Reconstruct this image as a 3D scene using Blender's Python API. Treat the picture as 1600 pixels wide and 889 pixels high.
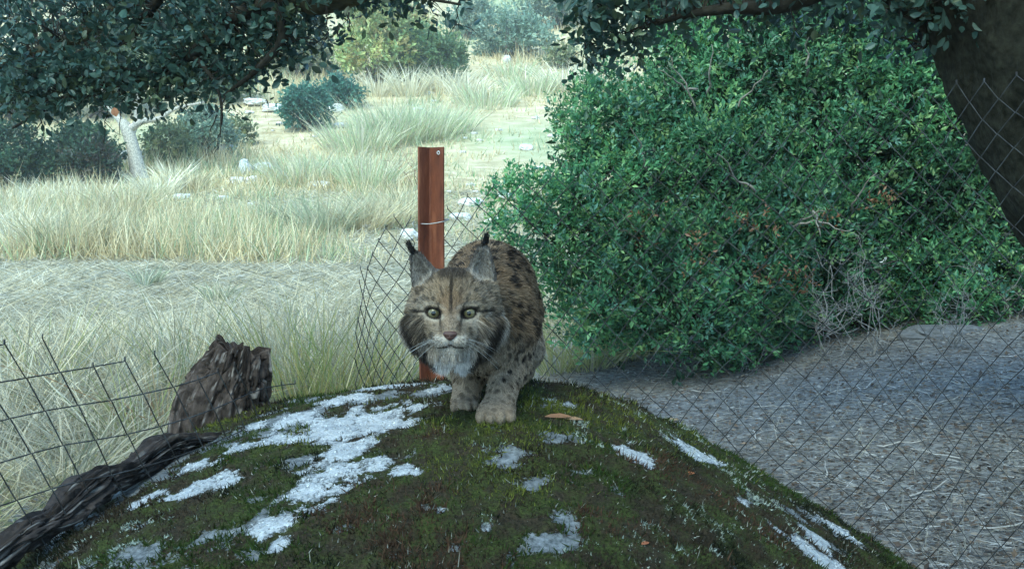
import bpy, math, random
import numpy as np
R = math.radians
scene = bpy.context.scene
for o in list(bpy.data.objects):
    bpy.data.objects.remove(o, do_unlink=True)

# ------------------------------------------------------------------ camera
CAMZ = 1.0                      # camera height above the datum
FPX = 1640.0                    # focal length in photo pixels (1600 wide)
PITCH = R(3.8)
cam_d = bpy.data.cameras.new("camera")
cam = bpy.data.objects.new("camera", cam_d)
scene.collection.objects.link(cam)
cam.location = (0, 0, CAMZ)
cam.rotation_euler = (R(90) - PITCH, 0, 0)
cam_d.sensor_width = 36
cam_d.lens = 36 * FPX / 1600
cam_d.clip_start = 0.02
cam_d.clip_end = 2000
scene.camera = cam

# ------------------------------------------------------------------ light
SUN_EL, SUN_AZ = 48, 205        # azimuth measured from +Y (north) clockwise
world = bpy.data.worlds.new("World")
scene.world = world
world.use_nodes = True
wn = world.node_tree
bg = wn.nodes["Background"]
sky = wn.nodes.new("ShaderNodeTexSky")
sky.sky_type = 'NISHITA'
sky.sun_disc = False
sky.sun_elevation = R(SUN_EL)
sky.sun_rotation = R(SUN_AZ)
sky.air_density = 1.0
sky.dust_density = 0.2
sky.ozone_density = 2.0
wn.links.new(sky.outputs[0], bg.inputs[0])
bg.inputs[1].default_value = 0.125
sun_d = bpy.data.lights.new("sun", 'SUN')
sun_d.energy = 1.5
sun_d.angle = R(40)
sun_d.color = (1.0, 0.91, 0.70)
sun = bpy.data.objects.new("sun", sun_d)
scene.collection.objects.link(sun)
_e, _a = R(SUN_EL), R(SUN_AZ)
from mathutils import Vector, Matrix
sdir = Vector((math.sin(_a) * math.cos(_e), math.cos(_a) * math.cos(_e), math.sin(_e)))
sun.rotation_euler = sdir.to_track_quat('Z', 'Y').to_euler()
sun.location = (0, 0, 30)

scene.view_settings.view_transform = 'Standard'
scene.view_settings.look = 'None'
scene.view_settings.gamma = 1.0
scene.view_settings.exposure = 2.2
scene.view_settings.use_curve_mapping = False
# the trail camera's own cool white balance
scene.view_settings.use_white_balance = True
scene.view_settings.white_balance_temperature = 5450
scene.view_settings.white_balance_tint = -8
scene.render.engine = 'CYCLES'
scene.cycles.use_denoising = True
scene.cycles.max_bounces = 6
scene.cycles.diffuse_bounces = 3
scene.cycles.glossy_bounces = 2
scene.cycles.transmission_bounces = 4
scene.cycles.transparent_max_bounces = 6
scene.cycles.caustics_reflective = False
scene.cycles.caustics_refractive = False

# ------------------------------------------------------------------ helpers
rng = np.random.default_rng(11)
COL = scene.collection

def P(px, py, d):
    """a point of the place, d metres in front of the camera mount (photo pixel -> world)"""
    cx, cy = (px - 800) / FPX, (444.5 - py) / FPX
    vy = math.cos(PITCH) + cy * math.sin(PITCH)
    vz = -math.sin(PITCH) + cy * math.cos(PITCH)
    return np.array([cx * d / vy, d, CAMZ + vz * d / vy])

def Pn(px, py, d):
    px, py, d = np.broadcast_arrays(np.asarray(px, float), np.asarray(py, float), np.asarray(d, float))
    cx, cy = (px - 800) / FPX, (444.5 - py) / FPX
    vy = math.cos(PITCH) + cy * math.sin(PITCH)
    vz = -math.sin(PITCH) + cy * math.cos(PITCH)
    return np.stack([cx * d / vy, d, CAMZ + vz * d / vy], -1)

def nrmz(v):
    return v / np.maximum(np.linalg.norm(v, axis=-1, keepdims=True), 1e-9)

def _hash(i, j, k, seed):
    h = (i * 374761393 + j * 668265263 + k * 2147483647 + seed * 974634777) & 0xFFFFFFFF
    h = ((h ^ (h >> 13)) * 1274126177) & 0xFFFFFFFF
    h = ((h ^ (h >> 16)) * 2246822519) & 0xFFFFFFFF
    return ((h ^ (h >> 15)) & 0xFFFFFF) / float(0xFFFFFF)

def vnoise(p, seed=0):
    p = np.asarray(p, float)
    i = np.floor(p).astype(np.int64)
    f = p - i
    f = f * f * (3 - 2 * f)
    r = 0
    for a in (0, 1):
        wa = f[..., 0] if a else 1 - f[..., 0]
        for b in (0, 1):
            wb = f[..., 1] if b else 1 - f[..., 1]
            for c in (0, 1):
                wc = f[..., 2] if c else 1 - f[..., 2]
                r = r + wa * wb * wc * _hash(i[..., 0] + a, i[..., 1] + b, i[..., 2] + c, seed)
    return r * 2 - 1

def fbm(p, oct=4, seed=0):
    p = np.asarray(p, float)
    s, a, t = 0, 1.0, 0
    for o in range(oct):
        s = s + a * vnoise(p * 2.0 ** o + o * 17.3, seed + o)
        t += a
        a *= 0.5
    return s / t

def fbm2(x, y, sc, oct=4, seed=0):
    return fbm(np.stack([np.asarray(x) * sc, np.asarray(y) * sc, np.zeros_like(np.asarray(x, float))], -1), oct, seed)

def worley(p, seed=0):
    """distance to nearest feature point and its cell random"""
    p = np.asarray(p, float)
    i0 = np.floor(p).astype(np.int64)
    best = np.full(p.shape[:-1], 9.0)
    rid = np.zeros(p.shape[:-1])
    for a in (-1, 0, 1):
        for b in (-1, 0, 1):
            for c in (-1, 0, 1):
                ci, cj, ck = i0[..., 0] + a, i0[..., 1] + b, i0[..., 2] + c
                fx = ci + _hash(ci, cj, ck, seed + 1)
                fy = cj + _hash(ci, cj, ck, seed + 2)
                fz = ck + _hash(ci, cj, ck, seed + 3)
                d = np.sqrt((p[..., 0] - fx) ** 2 + (p[..., 1] - fy) ** 2 + (p[..., 2] - fz) ** 2)
                m = d < best
                best = np.where(m, d, best)
                rid = np.where(m, _hash(ci, cj, ck, seed + 4), rid)
    return best, rid

def sstep(a, b, x):
    t = np.clip((x - a) / (b - a), 0, 1)
    return t * t * (3 - 2 * t)

def mesh_data(name, V, F, col=None, smooth=True, extra=None):
    V = np.ascontiguousarray(V, dtype=np.float32).reshape(-1, 3)
    F = np.ascontiguousarray(F, dtype=np.int32)
    me = bpy.data.meshes.new(name)
    n, k = F.shape
    me.vertices.add(len(V))
    me.vertices.foreach_set("co", V.ravel())
    me.loops.add(n * k)
    me.loops.foreach_set("vertex_index", F.ravel())
    me.polygons.add(n)
    me.polygons.foreach_set("loop_start", np.arange(0, n * k, k, dtype=np.int32))
    me.polygons.foreach_set("use_smooth", np.full(n, smooth, dtype=bool))
    me.update(calc_edges=True)
    if col is not None:
        c = np.ones((len(V), 4), np.float32)
        c[:, :3] = np.broadcast_to(col, (len(V), 3))
        at = me.color_attributes.new("Col", 'FLOAT_COLOR', 'POINT')
        at.data.foreach_set("color", c.ravel())
    if extra:
        for kk, vv in extra.items():
            at = me.attributes.new(kk, 'FLOAT', 'POINT')
            at.data.foreach_set("value", np.ascontiguousarray(vv, np.float32))
    return me

def link(name, me, mat=None, parent=None):
    o = bpy.data.objects.new(name, me)
    if mat is not None and me is not None and not me.materials:
        me.materials.append(mat)
    COL.objects.link(o)
    if parent is not None:
        o.parent = parent
    return o

def mk(name, V, F, col=None, mat=None, parent=None, smooth=True, extra=None, loc=None):
    """one mesh object; V are world coordinates, loc (or the parent's place) becomes the origin"""
    off = np.zeros(3)
    if loc is not None:
        off = np.asarray(loc, float)
    elif parent is not None:
        off = np.array(parent_off(parent))
    me = mesh_data(name, np.asarray(V) - off, F, col, smooth, extra)
    o = link(name, me, mat, parent)
    if loc is not None and parent is None:
        o.location = tuple(off)
    return o

def parent_off(p):
    v = np.zeros(3)
    while p is not None:
        v += np.array(p.location)
        p = p.parent
    return v

def tag(o, label=None, cat=None, group=None, kind=None):
    if label: o["label"] = label
    if cat: o["category"] = cat
    if group: o["group"] = group
    if kind: o["kind"] = kind
    return o

def thing(name, label, cat, loc=(0, 0, 0), group=None):
    o = bpy.data.objects.new(name, None)
    o.empty_display_size = 0.1
    o.location = tuple(float(v) for v in loc)
    COL.objects.link(o)
    return tag(o, label, cat, group)

class Acc:
    """collects triangles"""
    def __init__(s): s.v, s.f, s.c, s.n = [], [], [], 0
    def add(s, V, F, C):
        V = np.asarray(V, float).reshape(-1, 3)
        F = np.asarray(F)
        if F.shape[1] == 4:
            F = np.concatenate([F[:, [0, 1, 2]], F[:, [0, 2, 3]]])
        s.v.append(V); s.f.append(F + s.n)
        s.c.append(np.broadcast_to(np.asarray(C, float), (len(V), 3)))
        s.n += len(V)
    def build(s, name, mat, parent=None, smooth=False, loc=None):
        return mk(name, np.concatenate(s.v), np.concatenate(s.f), np.concatenate(s.c), mat, parent, smooth, loc=loc)

def tube(pts, rad, sides=6, cap=True):
    pts = np.asarray(pts, float)
    n = len(pts)
    rad = np.broadcast_to(np.asarray(rad, float), (n,))
    t = np.gradient(pts, axis=0)
    t = nrmz(t)
    ref = np.array([0.0, 0, 1]) if abs(t[0, 2]) < 0.9 else np.array([1.0, 0, 0])
    U = np.zeros_like(pts); W = np.zeros_like(pts)
    u = np.cross(t[0], ref); u /= np.linalg.norm(u)
    for i in range(n):
        u = u - t[i] * np.dot(u, t[i]); u /= max(np.linalg.norm(u), 1e-9)
        U[i] = u; W[i] = np.cross(t[i], u)
    a = np.linspace(0, 2 * np.pi, sides, endpoint=False)
    V = pts[:, None] + rad[:, None, None] * (np.cos(a)[None, :, None] * U[:, None] + np.sin(a)[None, :, None] * W[:, None])
    idx = np.arange(n * sides).reshape(n, sides)
    nx = np.roll(idx, -1, 1)
    F = np.stack([idx[:-1], nx[:-1], nx[1:], idx[1:]], -1).reshape(-1, 4)
    V = V.reshape(-1, 3)
    F = np.concatenate([F[:, [0, 1, 2]], F[:, [0, 2, 3]]])
    if cap:
        V = np.concatenate([V, pts[:1], pts[-1:]])
        c0, c1 = n * sides, n * sides + 1
        F = np.concatenate([F, np.stack([nx[0], idx[0], np.full(sides, c0)], -1), np.stack([idx[-1], nx[-1], np.full(sides, c1)], -1)])
    return V, F

def curve(ctrl, n=20):
    """smooth curve through control points (Catmull-Rom); extra columns (radius) allowed"""
    c = np.asarray(ctrl, float)
    c = np.vstack([2 * c[0] - c[1], c, 2 * c[-1] - c[-2]])
    m = len(c) - 3
    t = np.linspace(0, m - 1e-6, n)
    i = t.astype(int); f = (t - i)[:, None]
    p0, p1, p2, p3 = c[i], c[i + 1], c[i + 2], c[i + 3]
    return 0.5 * (2 * p1 + (p2 - p0) * f + (2 * p0 - 5 * p1 + 4 * p2 - p3) * f ** 2 + (3 * p1 - p0 - 3 * p2 + p3) * f ** 3)

# leaf templates: (along, across, lift)
LEAF5 = (np.array([[0, 0, 0], [.45, .5, .12], [.5, 0, 0], [.45, -.5, .12], [1, 0, -.12]]),
         np.array([[0, 2, 1], [0, 3, 2], [1, 2, 4], [2, 3, 4]]))
LEAF4 = (np.array([[0, 0, 0], [.50, .5, .16], [1, 0, -.10], [.46, -.5, .16]]), np.array([[0, 2, 1], [0, 3, 2]]))
LEAF9 = (np.array([[0, 0, 0], [.22, .36, .08], [.3, 0, 0], [.22, -.36, .08], [.6, .5, .10], [.62, 0, -.01], [.6, -.5, .10], [.88, .22, .0], [.88, -.22, .0], [1.02, 0, -.1]]),
         np.array([[0, 2, 1], [0, 3, 2], [1, 2, 5], [1, 5, 4], [2, 3, 6], [2, 6, 5], [4, 5, 7], [5, 6, 8], [5, 9, 7], [5, 8, 9]]))

def inst(tpl, pos, d, n, L, W):
    """place a leaf template at every pos, along d, facing n"""
    T, F = tpl
    d = nrmz(d); s = nrmz(np.cross(d, n)); n = np.cross(s, d)
    L = np.broadcast_to(L, (len(pos),)); W = np.broadcast_to(W, (len(pos),))
    V = (pos[:, None] + T[None, :, 0:1] * (d * L[:, None])[:, None] + T[None, :, 1:2] * (s * W[:, None])[:, None]
         + T[None, :, 2:3] * (n * W[:, None])[:, None])
    k = len(T)
    FF = (F[None] + (np.arange(len(pos)) * k)[:, None, None]).reshape(-1, 3)
    return V.reshape(-1, 3), FF, k

def blades(pos, d, bend, L, W, col, seg=2):
    """grass blades: thin tapered strips that bend over"""
    n = len(pos)
    d = nrmz(d)
    side = nrmz(np.cross(d, rng.normal(size=(n, 3))))
    L = np.broadcast_to(L, (n,))[:, None]; W = np.broadcast_to(W, (n,))[:, None]
    rows = []
    for k in range(seg):
        t = k / seg
        c = pos + d * L * t + bend * L * t * t
        w = W * (1 - 0.55 * t) * 0.5
        rows += [c - side * w, c + side * w]
    rows.append(pos + d * L + bend * L)
    V = np.stack(rows, 1)
    m = 2 * seg + 1
    fs = []
    for k in range(seg - 1):
        a = 2 * k
        fs += [[a, a + 1, a + 3], [a, a + 3, a + 2]]
    a = 2 * (seg - 1)
    fs.append([a, a + 1, a + 2])
    F = (np.array(fs)[None] + (np.arange(n) * m)[:, None, None]).reshape(-1, 3)
    C = np.repeat(np.asarray(col, float).reshape(-1, 3) if np.ndim(col) == 2 else np.broadcast_to(col, (n, 3)), m, 0)
    return V.reshape(-1, 3), F, C

def pick(cols, n, jit=0.15, w=None):
    cols = np.asarray(cols, float)
    i = rng.choice(len(cols), n, p=w)
    return cols[i] * (1 + jit * rng.normal(size=(n, 1))).clip(0.4, 1.8)

# ------------------------------------------------------------------ materials
def newmat(name):
    m = bpy.data.materials.new(name)
    m.use_nodes = True
    nt = m.node_tree
    return m, nt, nt.nodes["Principled BSDF"]

def N(nt, t, **kw):
    n = nt.nodes.new(t)
    for k, v in kw.items():
        setattr(n, k, v)
    return n

def mat_col(name, rough=0.7, spec=0.3, trans=0.0, nscale=None, namt=0.25, bump=0.0, bscale=60):
    """colour from the piece's own Col attribute, grained by noise"""
    m, nt, b = newmat(name)
    at = N(nt, "ShaderNodeAttribute", attribute_name="Col")
    src = at.outputs["Color"]
    if nscale:
        tc = N(nt, "ShaderNodeTexCoord")
        nz = N(nt, "ShaderNodeTexNoise"); nz.inputs["Scale"].default_value = nscale; nz.inputs["Detail"].default_value = 4
        nt.links.new(tc.outputs["Object"], nz.inputs["Vector"])
        mr = N(nt, "ShaderNodeMapRange"); mr.inputs[1].default_value = .3; mr.inputs[2].default_value = .7
        mr.inputs[3].default_value = 1 - namt; mr.inputs[4].default_value = 1 + namt
        nt.links.new(nz.outputs["Fac"], mr.inputs[0])
        mx = N(nt, "ShaderNodeMix", data_type='RGBA', blend_type='MULTIPLY'); mx.inputs[0].default_value = 1
        nt.links.new(src, mx.inputs[6]); nt.links.new(mr.outputs[0], mx.inputs[7])
        src = mx.outputs[2]
    nt.links.new(src, b.inputs["Base Color"])
    b.inputs["Roughness"].default_value = rough
    b.inputs["Specular IOR Level"].default_value = spec
    if bump:
        tc = N(nt, "ShaderNodeTexCoord")
        nz = N(nt, "ShaderNodeTexNoise"); nz.inputs["Scale"].default_value = bscale; nz.inputs["Detail"].default_value = 6
        nt.links.new(tc.outputs["Object"], nz.inputs["Vector"])
        bp = N(nt, "ShaderNodeBump"); bp.inputs["Strength"].default_value = bump; bp.inputs["Distance"].default_value = 0.01
        nt.links.new(nz.outputs["Fac"], bp.inputs["Height"]); nt.links.new(bp.outputs[0], b.inputs["Normal"])
    if trans:
        tr = N(nt, "ShaderNodeBsdfTranslucent"); nt.links.new(src, tr.inputs["Color"])
        ms = N(nt, "ShaderNodeMixShader"); ms.inputs[0].default_value = trans
        nt.links.new(b.outputs[0], ms.inputs[1]); nt.links.new(tr.outputs[0], ms.inputs[2])
        nt.links.new(ms.outputs[0], nt.nodes["Material Output"].inputs[0])
    return m

M_LEAF = mat_col("leaf", 0.42, 0.5, 0.38)
M_OAKLEAF = mat_col("holm_oak_leaf", 0.42, 0.45, 0.22)
M_GRASS = mat_col("dry_grass", 0.75, 0.2, 0.3)
M_BARK = mat_col("bark", 0.9, 0.15, 0, 30, 0.5, 0.8, 40)
M_TWIG = mat_col("twig", 0.85, 0.2, 0, 60, 0.3)
M_STONE = mat_col("pale_stone", 0.9, 0.2, 0, 6, 0.35, 0.6, 12)
def mat_furrowed():
    m = mat_col("furrowed_bark", .92, .12, 0, 45, .55)
    nt = m.node_tree; b = nt.nodes["Principled BSDF"]
    tc = N(nt, "ShaderNodeTexCoord"); mp = N(nt, "ShaderNodeMapping"); mp.inputs["Scale"].default_value = (1, 1, .22)
    nt.links.new(tc.outputs["Object"], mp.inputs[0])
    nz = N(nt, "ShaderNodeTexNoise"); nz.inputs["Scale"].default_value = 95; nz.inputs["Detail"].default_value = 8; nz.inputs["Roughness"].default_value = .7
    nt.links.new(mp.outputs[0], nz.inputs["Vector"])
    bp = N(nt, "ShaderNodeBump"); bp.inputs["Strength"].default_value = 1.0; bp.inputs["Distance"].default_value = .012
    nt.links.new(nz.outputs["Fac"], bp.inputs["Height"]); nt.links.new(bp.outputs[0], b.inputs["Normal"])
    return m
M_FURROW = mat_furrowed()
M_MOSS = mat_col("moss", 0.9, 0.1, 0.15)
# ------------------------------------------------------------------ ground
_gy = np.array([-400, -50, 0, 2.5, 5, 8, 11, 15, 20, 26, 33, 42, 55, 75, 100, 160, 250, 600.])
_gz = np.array([-3, -1.2, -1.02, -1.0, -0.98, -0.93, -0.82, -0.6, -0.15, 0.55, 1.75, 3.9, 7.9, 14.5, 23.5, 46, 62, 70])
_sy = np.linspace(-400, 600, 20001)
_sz = np.interp(_sy, _gy, _gz)
_k = np.hanning(61); _k /= _k.sum()
_sz = np.convolve(np.pad(_sz, 30, mode='edge'), _k, 'valid')

def ground(x, y):
    x = np.asarray(x, float); y = np.asarray(y, float)
    z = np.interp(y, _sy, _sz)
    z = z + 0.15 * np.clip(x, 0, 4) * sstep(0.5, 2.2, y) * (1 - sstep(7, 14, y))
    z = z + 0.012 * x * sstep(15, 45, y)
    d = np.hypot(x, y)
    z = z + 0.018 * fbm2(x, y, 2.2, 4, 5) * sstep(0, 2, d) + 0.10 * fbm2(x, y, 0.35, 3, 6) * sstep(6, 20, d) + 0.8 * fbm2(x, y, 0.05, 3, 7) * sstep(30, 70, d)
    return z + CAMZ

def gp(px, py, lo=3.0, hi=140.0):
    """where the ray through a photo pixel meets the ground"""
    ds = np.geomspace(lo, hi, 600)
    q = Pn(px, py, ds)
    h = q[:, 2] - ground(q[:, 0], q[:, 1])
    i = np.argmax(h < 0) if (h < 0).any() else len(ds) - 1
    p = q[i].copy(); p[2] = float(ground(p[0], p[1]))
    return p

def build_ground():
    na = 540
    rr = np.concatenate([[0.05], np.geomspace(0.4, 6, 70), np.geomspace(6.1, 560, 120)])
    a = np.linspace(0, 2 * np.pi, na, endpoint=False)
    Rr, A = np.meshgrid(rr, a, indexing='ij')
    x = Rr * np.sin(A); y = Rr * np.cos(A)
    z = ground(x, y)
    idx = np.arange(x.size).reshape(x.shape)
    nx = np.roll(idx, -1, 1)
    F = np.stack([idx[:-1], idx[1:], nx[1:], nx[:-1]], -1).reshape(-1, 4)
    V = np.stack([x, y, z], -1).reshape(-1, 3)
    xf, yf = x.ravel(), y.ravel()
    litter = sstep(-0.3, 0.5, xf + 0.25 * fbm2(xf, yf, 1.2, 3, 21)) * (1 - sstep(6.5, 8.5, yf + 0.5 * fbm2(xf, yf, .8, 3, 22)))
    litter = np.maximum(litter, (1 - sstep(1.0, 2.4, yf)) * 0.8)
    litter = np.maximum(litter, (1 - sstep(4.2, 5.6, yf + .5 * fbm2(xf, yf, 1.5, 3, 25))) * .75)
    far = sstep(13, 26, yf)
    green = sstep(0.0, 0.5, fbm2(xf, yf, 0.16, 3, 23)) * far
    m, nt, b = newmat("dry_ground")
    L = nt.links
    tc = N(nt, "ShaderNodeTexCoord")
    def attr(n): return N(nt, "ShaderNodeAttribute", attribute_name=n).outputs["Fac"]
    def noise(s, d=5):
        n = N(nt, "ShaderNodeTexNoise"); n.inputs["Scale"].default_value = s; n.inputs["Detail"].default_value = d; n.inputs["Roughness"].default_value = .65
        L.new(tc.outputs["Object"], n.inputs["Vector"]); return n.outputs["Fac"]
    def ramp(f, c0, c1, p0=.35, p1=.65):
        r = N(nt, "ShaderNodeValToRGB"); r.color_ramp.elements[0].color = (*c0, 1); r.color_ramp.elements[1].color = (*c1, 1)
        r.color_ramp.elements[0].position = p0; r.color_ramp.elements[1].position = p1
        L.new(f, r.inputs[0]); return r.outputs[0]
    def mix(f, a, c):
        x = N(nt, "ShaderNodeMix", data_type='RGBA'); L.new(f, x.inputs[0]); L.new(a, x.inputs[6]); L.new(c, x.inputs[7]); return x.outputs[2]
    straw = ramp(noise(3.0, 8), (.27, .255, .20), (.46, .44, .36))
    fars = mix(ramp(noise(2.2, 9), (0, 0, 0), (1, 1, 1), .42, .60), ramp(noise(0.5, 9), (.31, .25, .14), (.50, .43, .26)), ramp(noise(0.7, 9), (.42, .36, .21), (.62, .55, .35)))
    grn = ramp(noise(1.2, 8), (.22, .26, .13), (.42, .44, .27))
    lit = ramp(noise(25, 8), (.09, .085, .08), (.27, .26, .24))
    c = mix(attr("far"), straw, fars)
    c = mix(attr("green"), c, grn)
    c = mix(attr("litter"), c, lit)
    L.new(c, b.inputs["Base Color"])
    b.inputs["Roughness"].default_value = .95
    b.inputs["Specular IOR Level"].default_value = .1
    bp = N(nt, "ShaderNodeBump"); bp.inputs["Strength"].default_value = .7; bp.inputs["Distance"].default_value = .03
    L.new(noise(14, 8), bp.inputs["Height"]); L.new(bp.outputs[0], b.inputs["Normal"])
    o = mk("ground", V, F, None, m, None, True, {"litter": litter, "far": far, "green": green})
    tag(o, "dry straw meadow rising into a grassy hillside", "ground", kind="structure")
build_ground()

# ------------------------------------------------------------------ boulder
RX0, RY0, RC = -0.026, 2.35, CAMZ - 0.383
def rock(x, y):
    x = np.asarray(x, float); y = np.asarray(y, float)
    xl = np.clip(RX0 - x, 0, 9); xr = np.clip(x - RX0, 0, 9); dy = y - RY0
    z = RC - 0.181 * xl ** 2 - 0.12 * xl ** 4 - 0.396 * (np.sqrt(1 + (xr / 0.512) ** 2) - 1)
    z = z - np.where(dy < 0, dy * dy / 5.0, dy * dy / 0.62)
    z = z + 0.012 * fbm2(x, y, 3.0, 3, 31) + 0.004 * fbm2(x, y, 14, 3, 32)
    return z

def rp(px, py, lo=0.8, hi=2.6):
    ds = np.linspace(lo, hi, 3000)
    q = Pn(px, py, ds)
    h = q[:, 2] - rock(q[:, 0], q[:, 1])
    i = np.argmax(h < 0) if (h < 0).any() else int(np.argmin(h))
    return q[i]

# lichen crusts (px cx, cy, rx, ry of each crust, carried onto the stone)
LICHEN = [(575, 655, 78, 17), (610, 662, 40, 18), (530, 672, 45, 22), (545, 700, 40, 30), (535, 738, 62, 22), (495, 770, 42, 26), (585, 728, 35, 14),
          (632, 738, 30, 9), (318, 762, 55, 13), (312, 728, 26, 9), (292, 772, 26, 9), (350, 745, 20, 6), (425, 830, 30, 14), (436, 850, 14, 17),
          (985, 710, 26, 9), (1086, 711, 24, 9), (1108, 718, 12, 7), (1275, 845, 13, 32), (1290, 880, 34, 10), (1312, 830, 14, 6), (1012, 730, 10, 5),
          (600, 606, 62, 6), (690, 606, 24, 6), (520, 628, 22, 6), (470, 652, 20, 7), (445, 662, 16, 7), (420, 690, 26, 8), (380, 700, 22, 7), (455, 690, 18, 6),
          (240, 775, 18, 6), (215, 790, 12, 5), (400, 668, 14, 5), (560, 622, 20, 5), (860, 628, 12, 4), (885, 635, 10, 4), (1165, 790, 8, 4), (760, 830, 6, 3), (690, 800, 5, 3)]
BARE = [(795, 722, 26, 14), (845, 850, 30, 22), (830, 760, 16, 10), (870, 690, 22, 8), (540, 612, 90, 12), (640, 618, 90, 9), (430, 660, 80, 16), (330, 690, 80, 18), (250, 735, 60, 18),
        (630, 715, 30, 12), (470, 720, 24, 14), (1250, 810, 20, 12), (880, 812, 20, 9), (140, 800, 50, 18), (1045, 760, 16, 7)]
SAGE = [(560, 620, 40, 10), (1130, 830, 60, 35), (1060, 690, 60, 22), (1000, 860, 70, 30), (880, 860, 40, 25), (740, 810, 40, 20), (930, 690, 60, 15), (600, 700, 25, 10), (1180, 770, 50, 25), (760, 690, 40, 15), (200, 850, 80, 30)]
RUST = [(640, 780, 60, 40), (650, 840, 70, 35), (560, 800, 50, 30), (700, 880, 60, 20), (1060, 750, 50, 20), (640, 690, 40, 8), (960, 820, 50, 25), (1150, 800, 40, 20)]
OLIVE = [(760, 680, 110, 25), (720, 725, 90, 25), (900, 650, 110, 18), (800, 770, 90, 20), (470, 690, 60, 14), (350, 665, 40, 10), (830, 620, 60, 14), (1000, 660, 80, 14), (700, 740, 60, 20), (600, 625, 50, 8)]

def _blobs(lst):
    out = []
    for cx, cy, rx, ry in lst:
        c = rp(cx, cy); e = rp(cx + rx, cy); f0 = rp(cx, cy - ry); f1 = rp(cx, cy + ry)
        out.append((c[0], c[1], abs(e[0] - c[0]) + 1e-3, min(max(abs(f0[1] - f1[1]) / 2, 0.006), 1.5 * abs(e[0] - c[0]) + .01)))
    return out
B_LICHEN, B_BARE, B_SAGE, B_RUST, B_OLIVE = map(_blobs, (LICHEN, BARE, SAGE, RUST, OLIVE))

def bmask(x, y, blobs, soft=1.0):
    m = np.full(np.shape(x), -9.0)
    for bx, by, ax, ay in blobs:
        m = np.maximum(m, 1 - np.sqrt(((x - bx) / ax) ** 2 + ((y - by) / ay) ** 2) ** soft)
    return np.clip(m, -1.5, 1)

def rock_masks(x, y):
    n1 = fbm2(x, y, 22, 4, 41); n2 = fbm2(x, y, 60, 3, 42); n3 = fbm2(x, y, 7, 3, 43)
    lich = bmask(x, y, B_LICHEN) + 0.85 * n1 + 0.75 * n2
    left = sstep(-0.05, -0.6, x)
    bare = np.maximum(bmask(x, y, B_BARE) * .55 + 1.2 * n1 + .6 * n2 + .2 * n3, -0.62 + 1.3 * n1 + 0.5 * n3 + 0.28 * left)
    return lich, bare, n1, n2, n3

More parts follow.
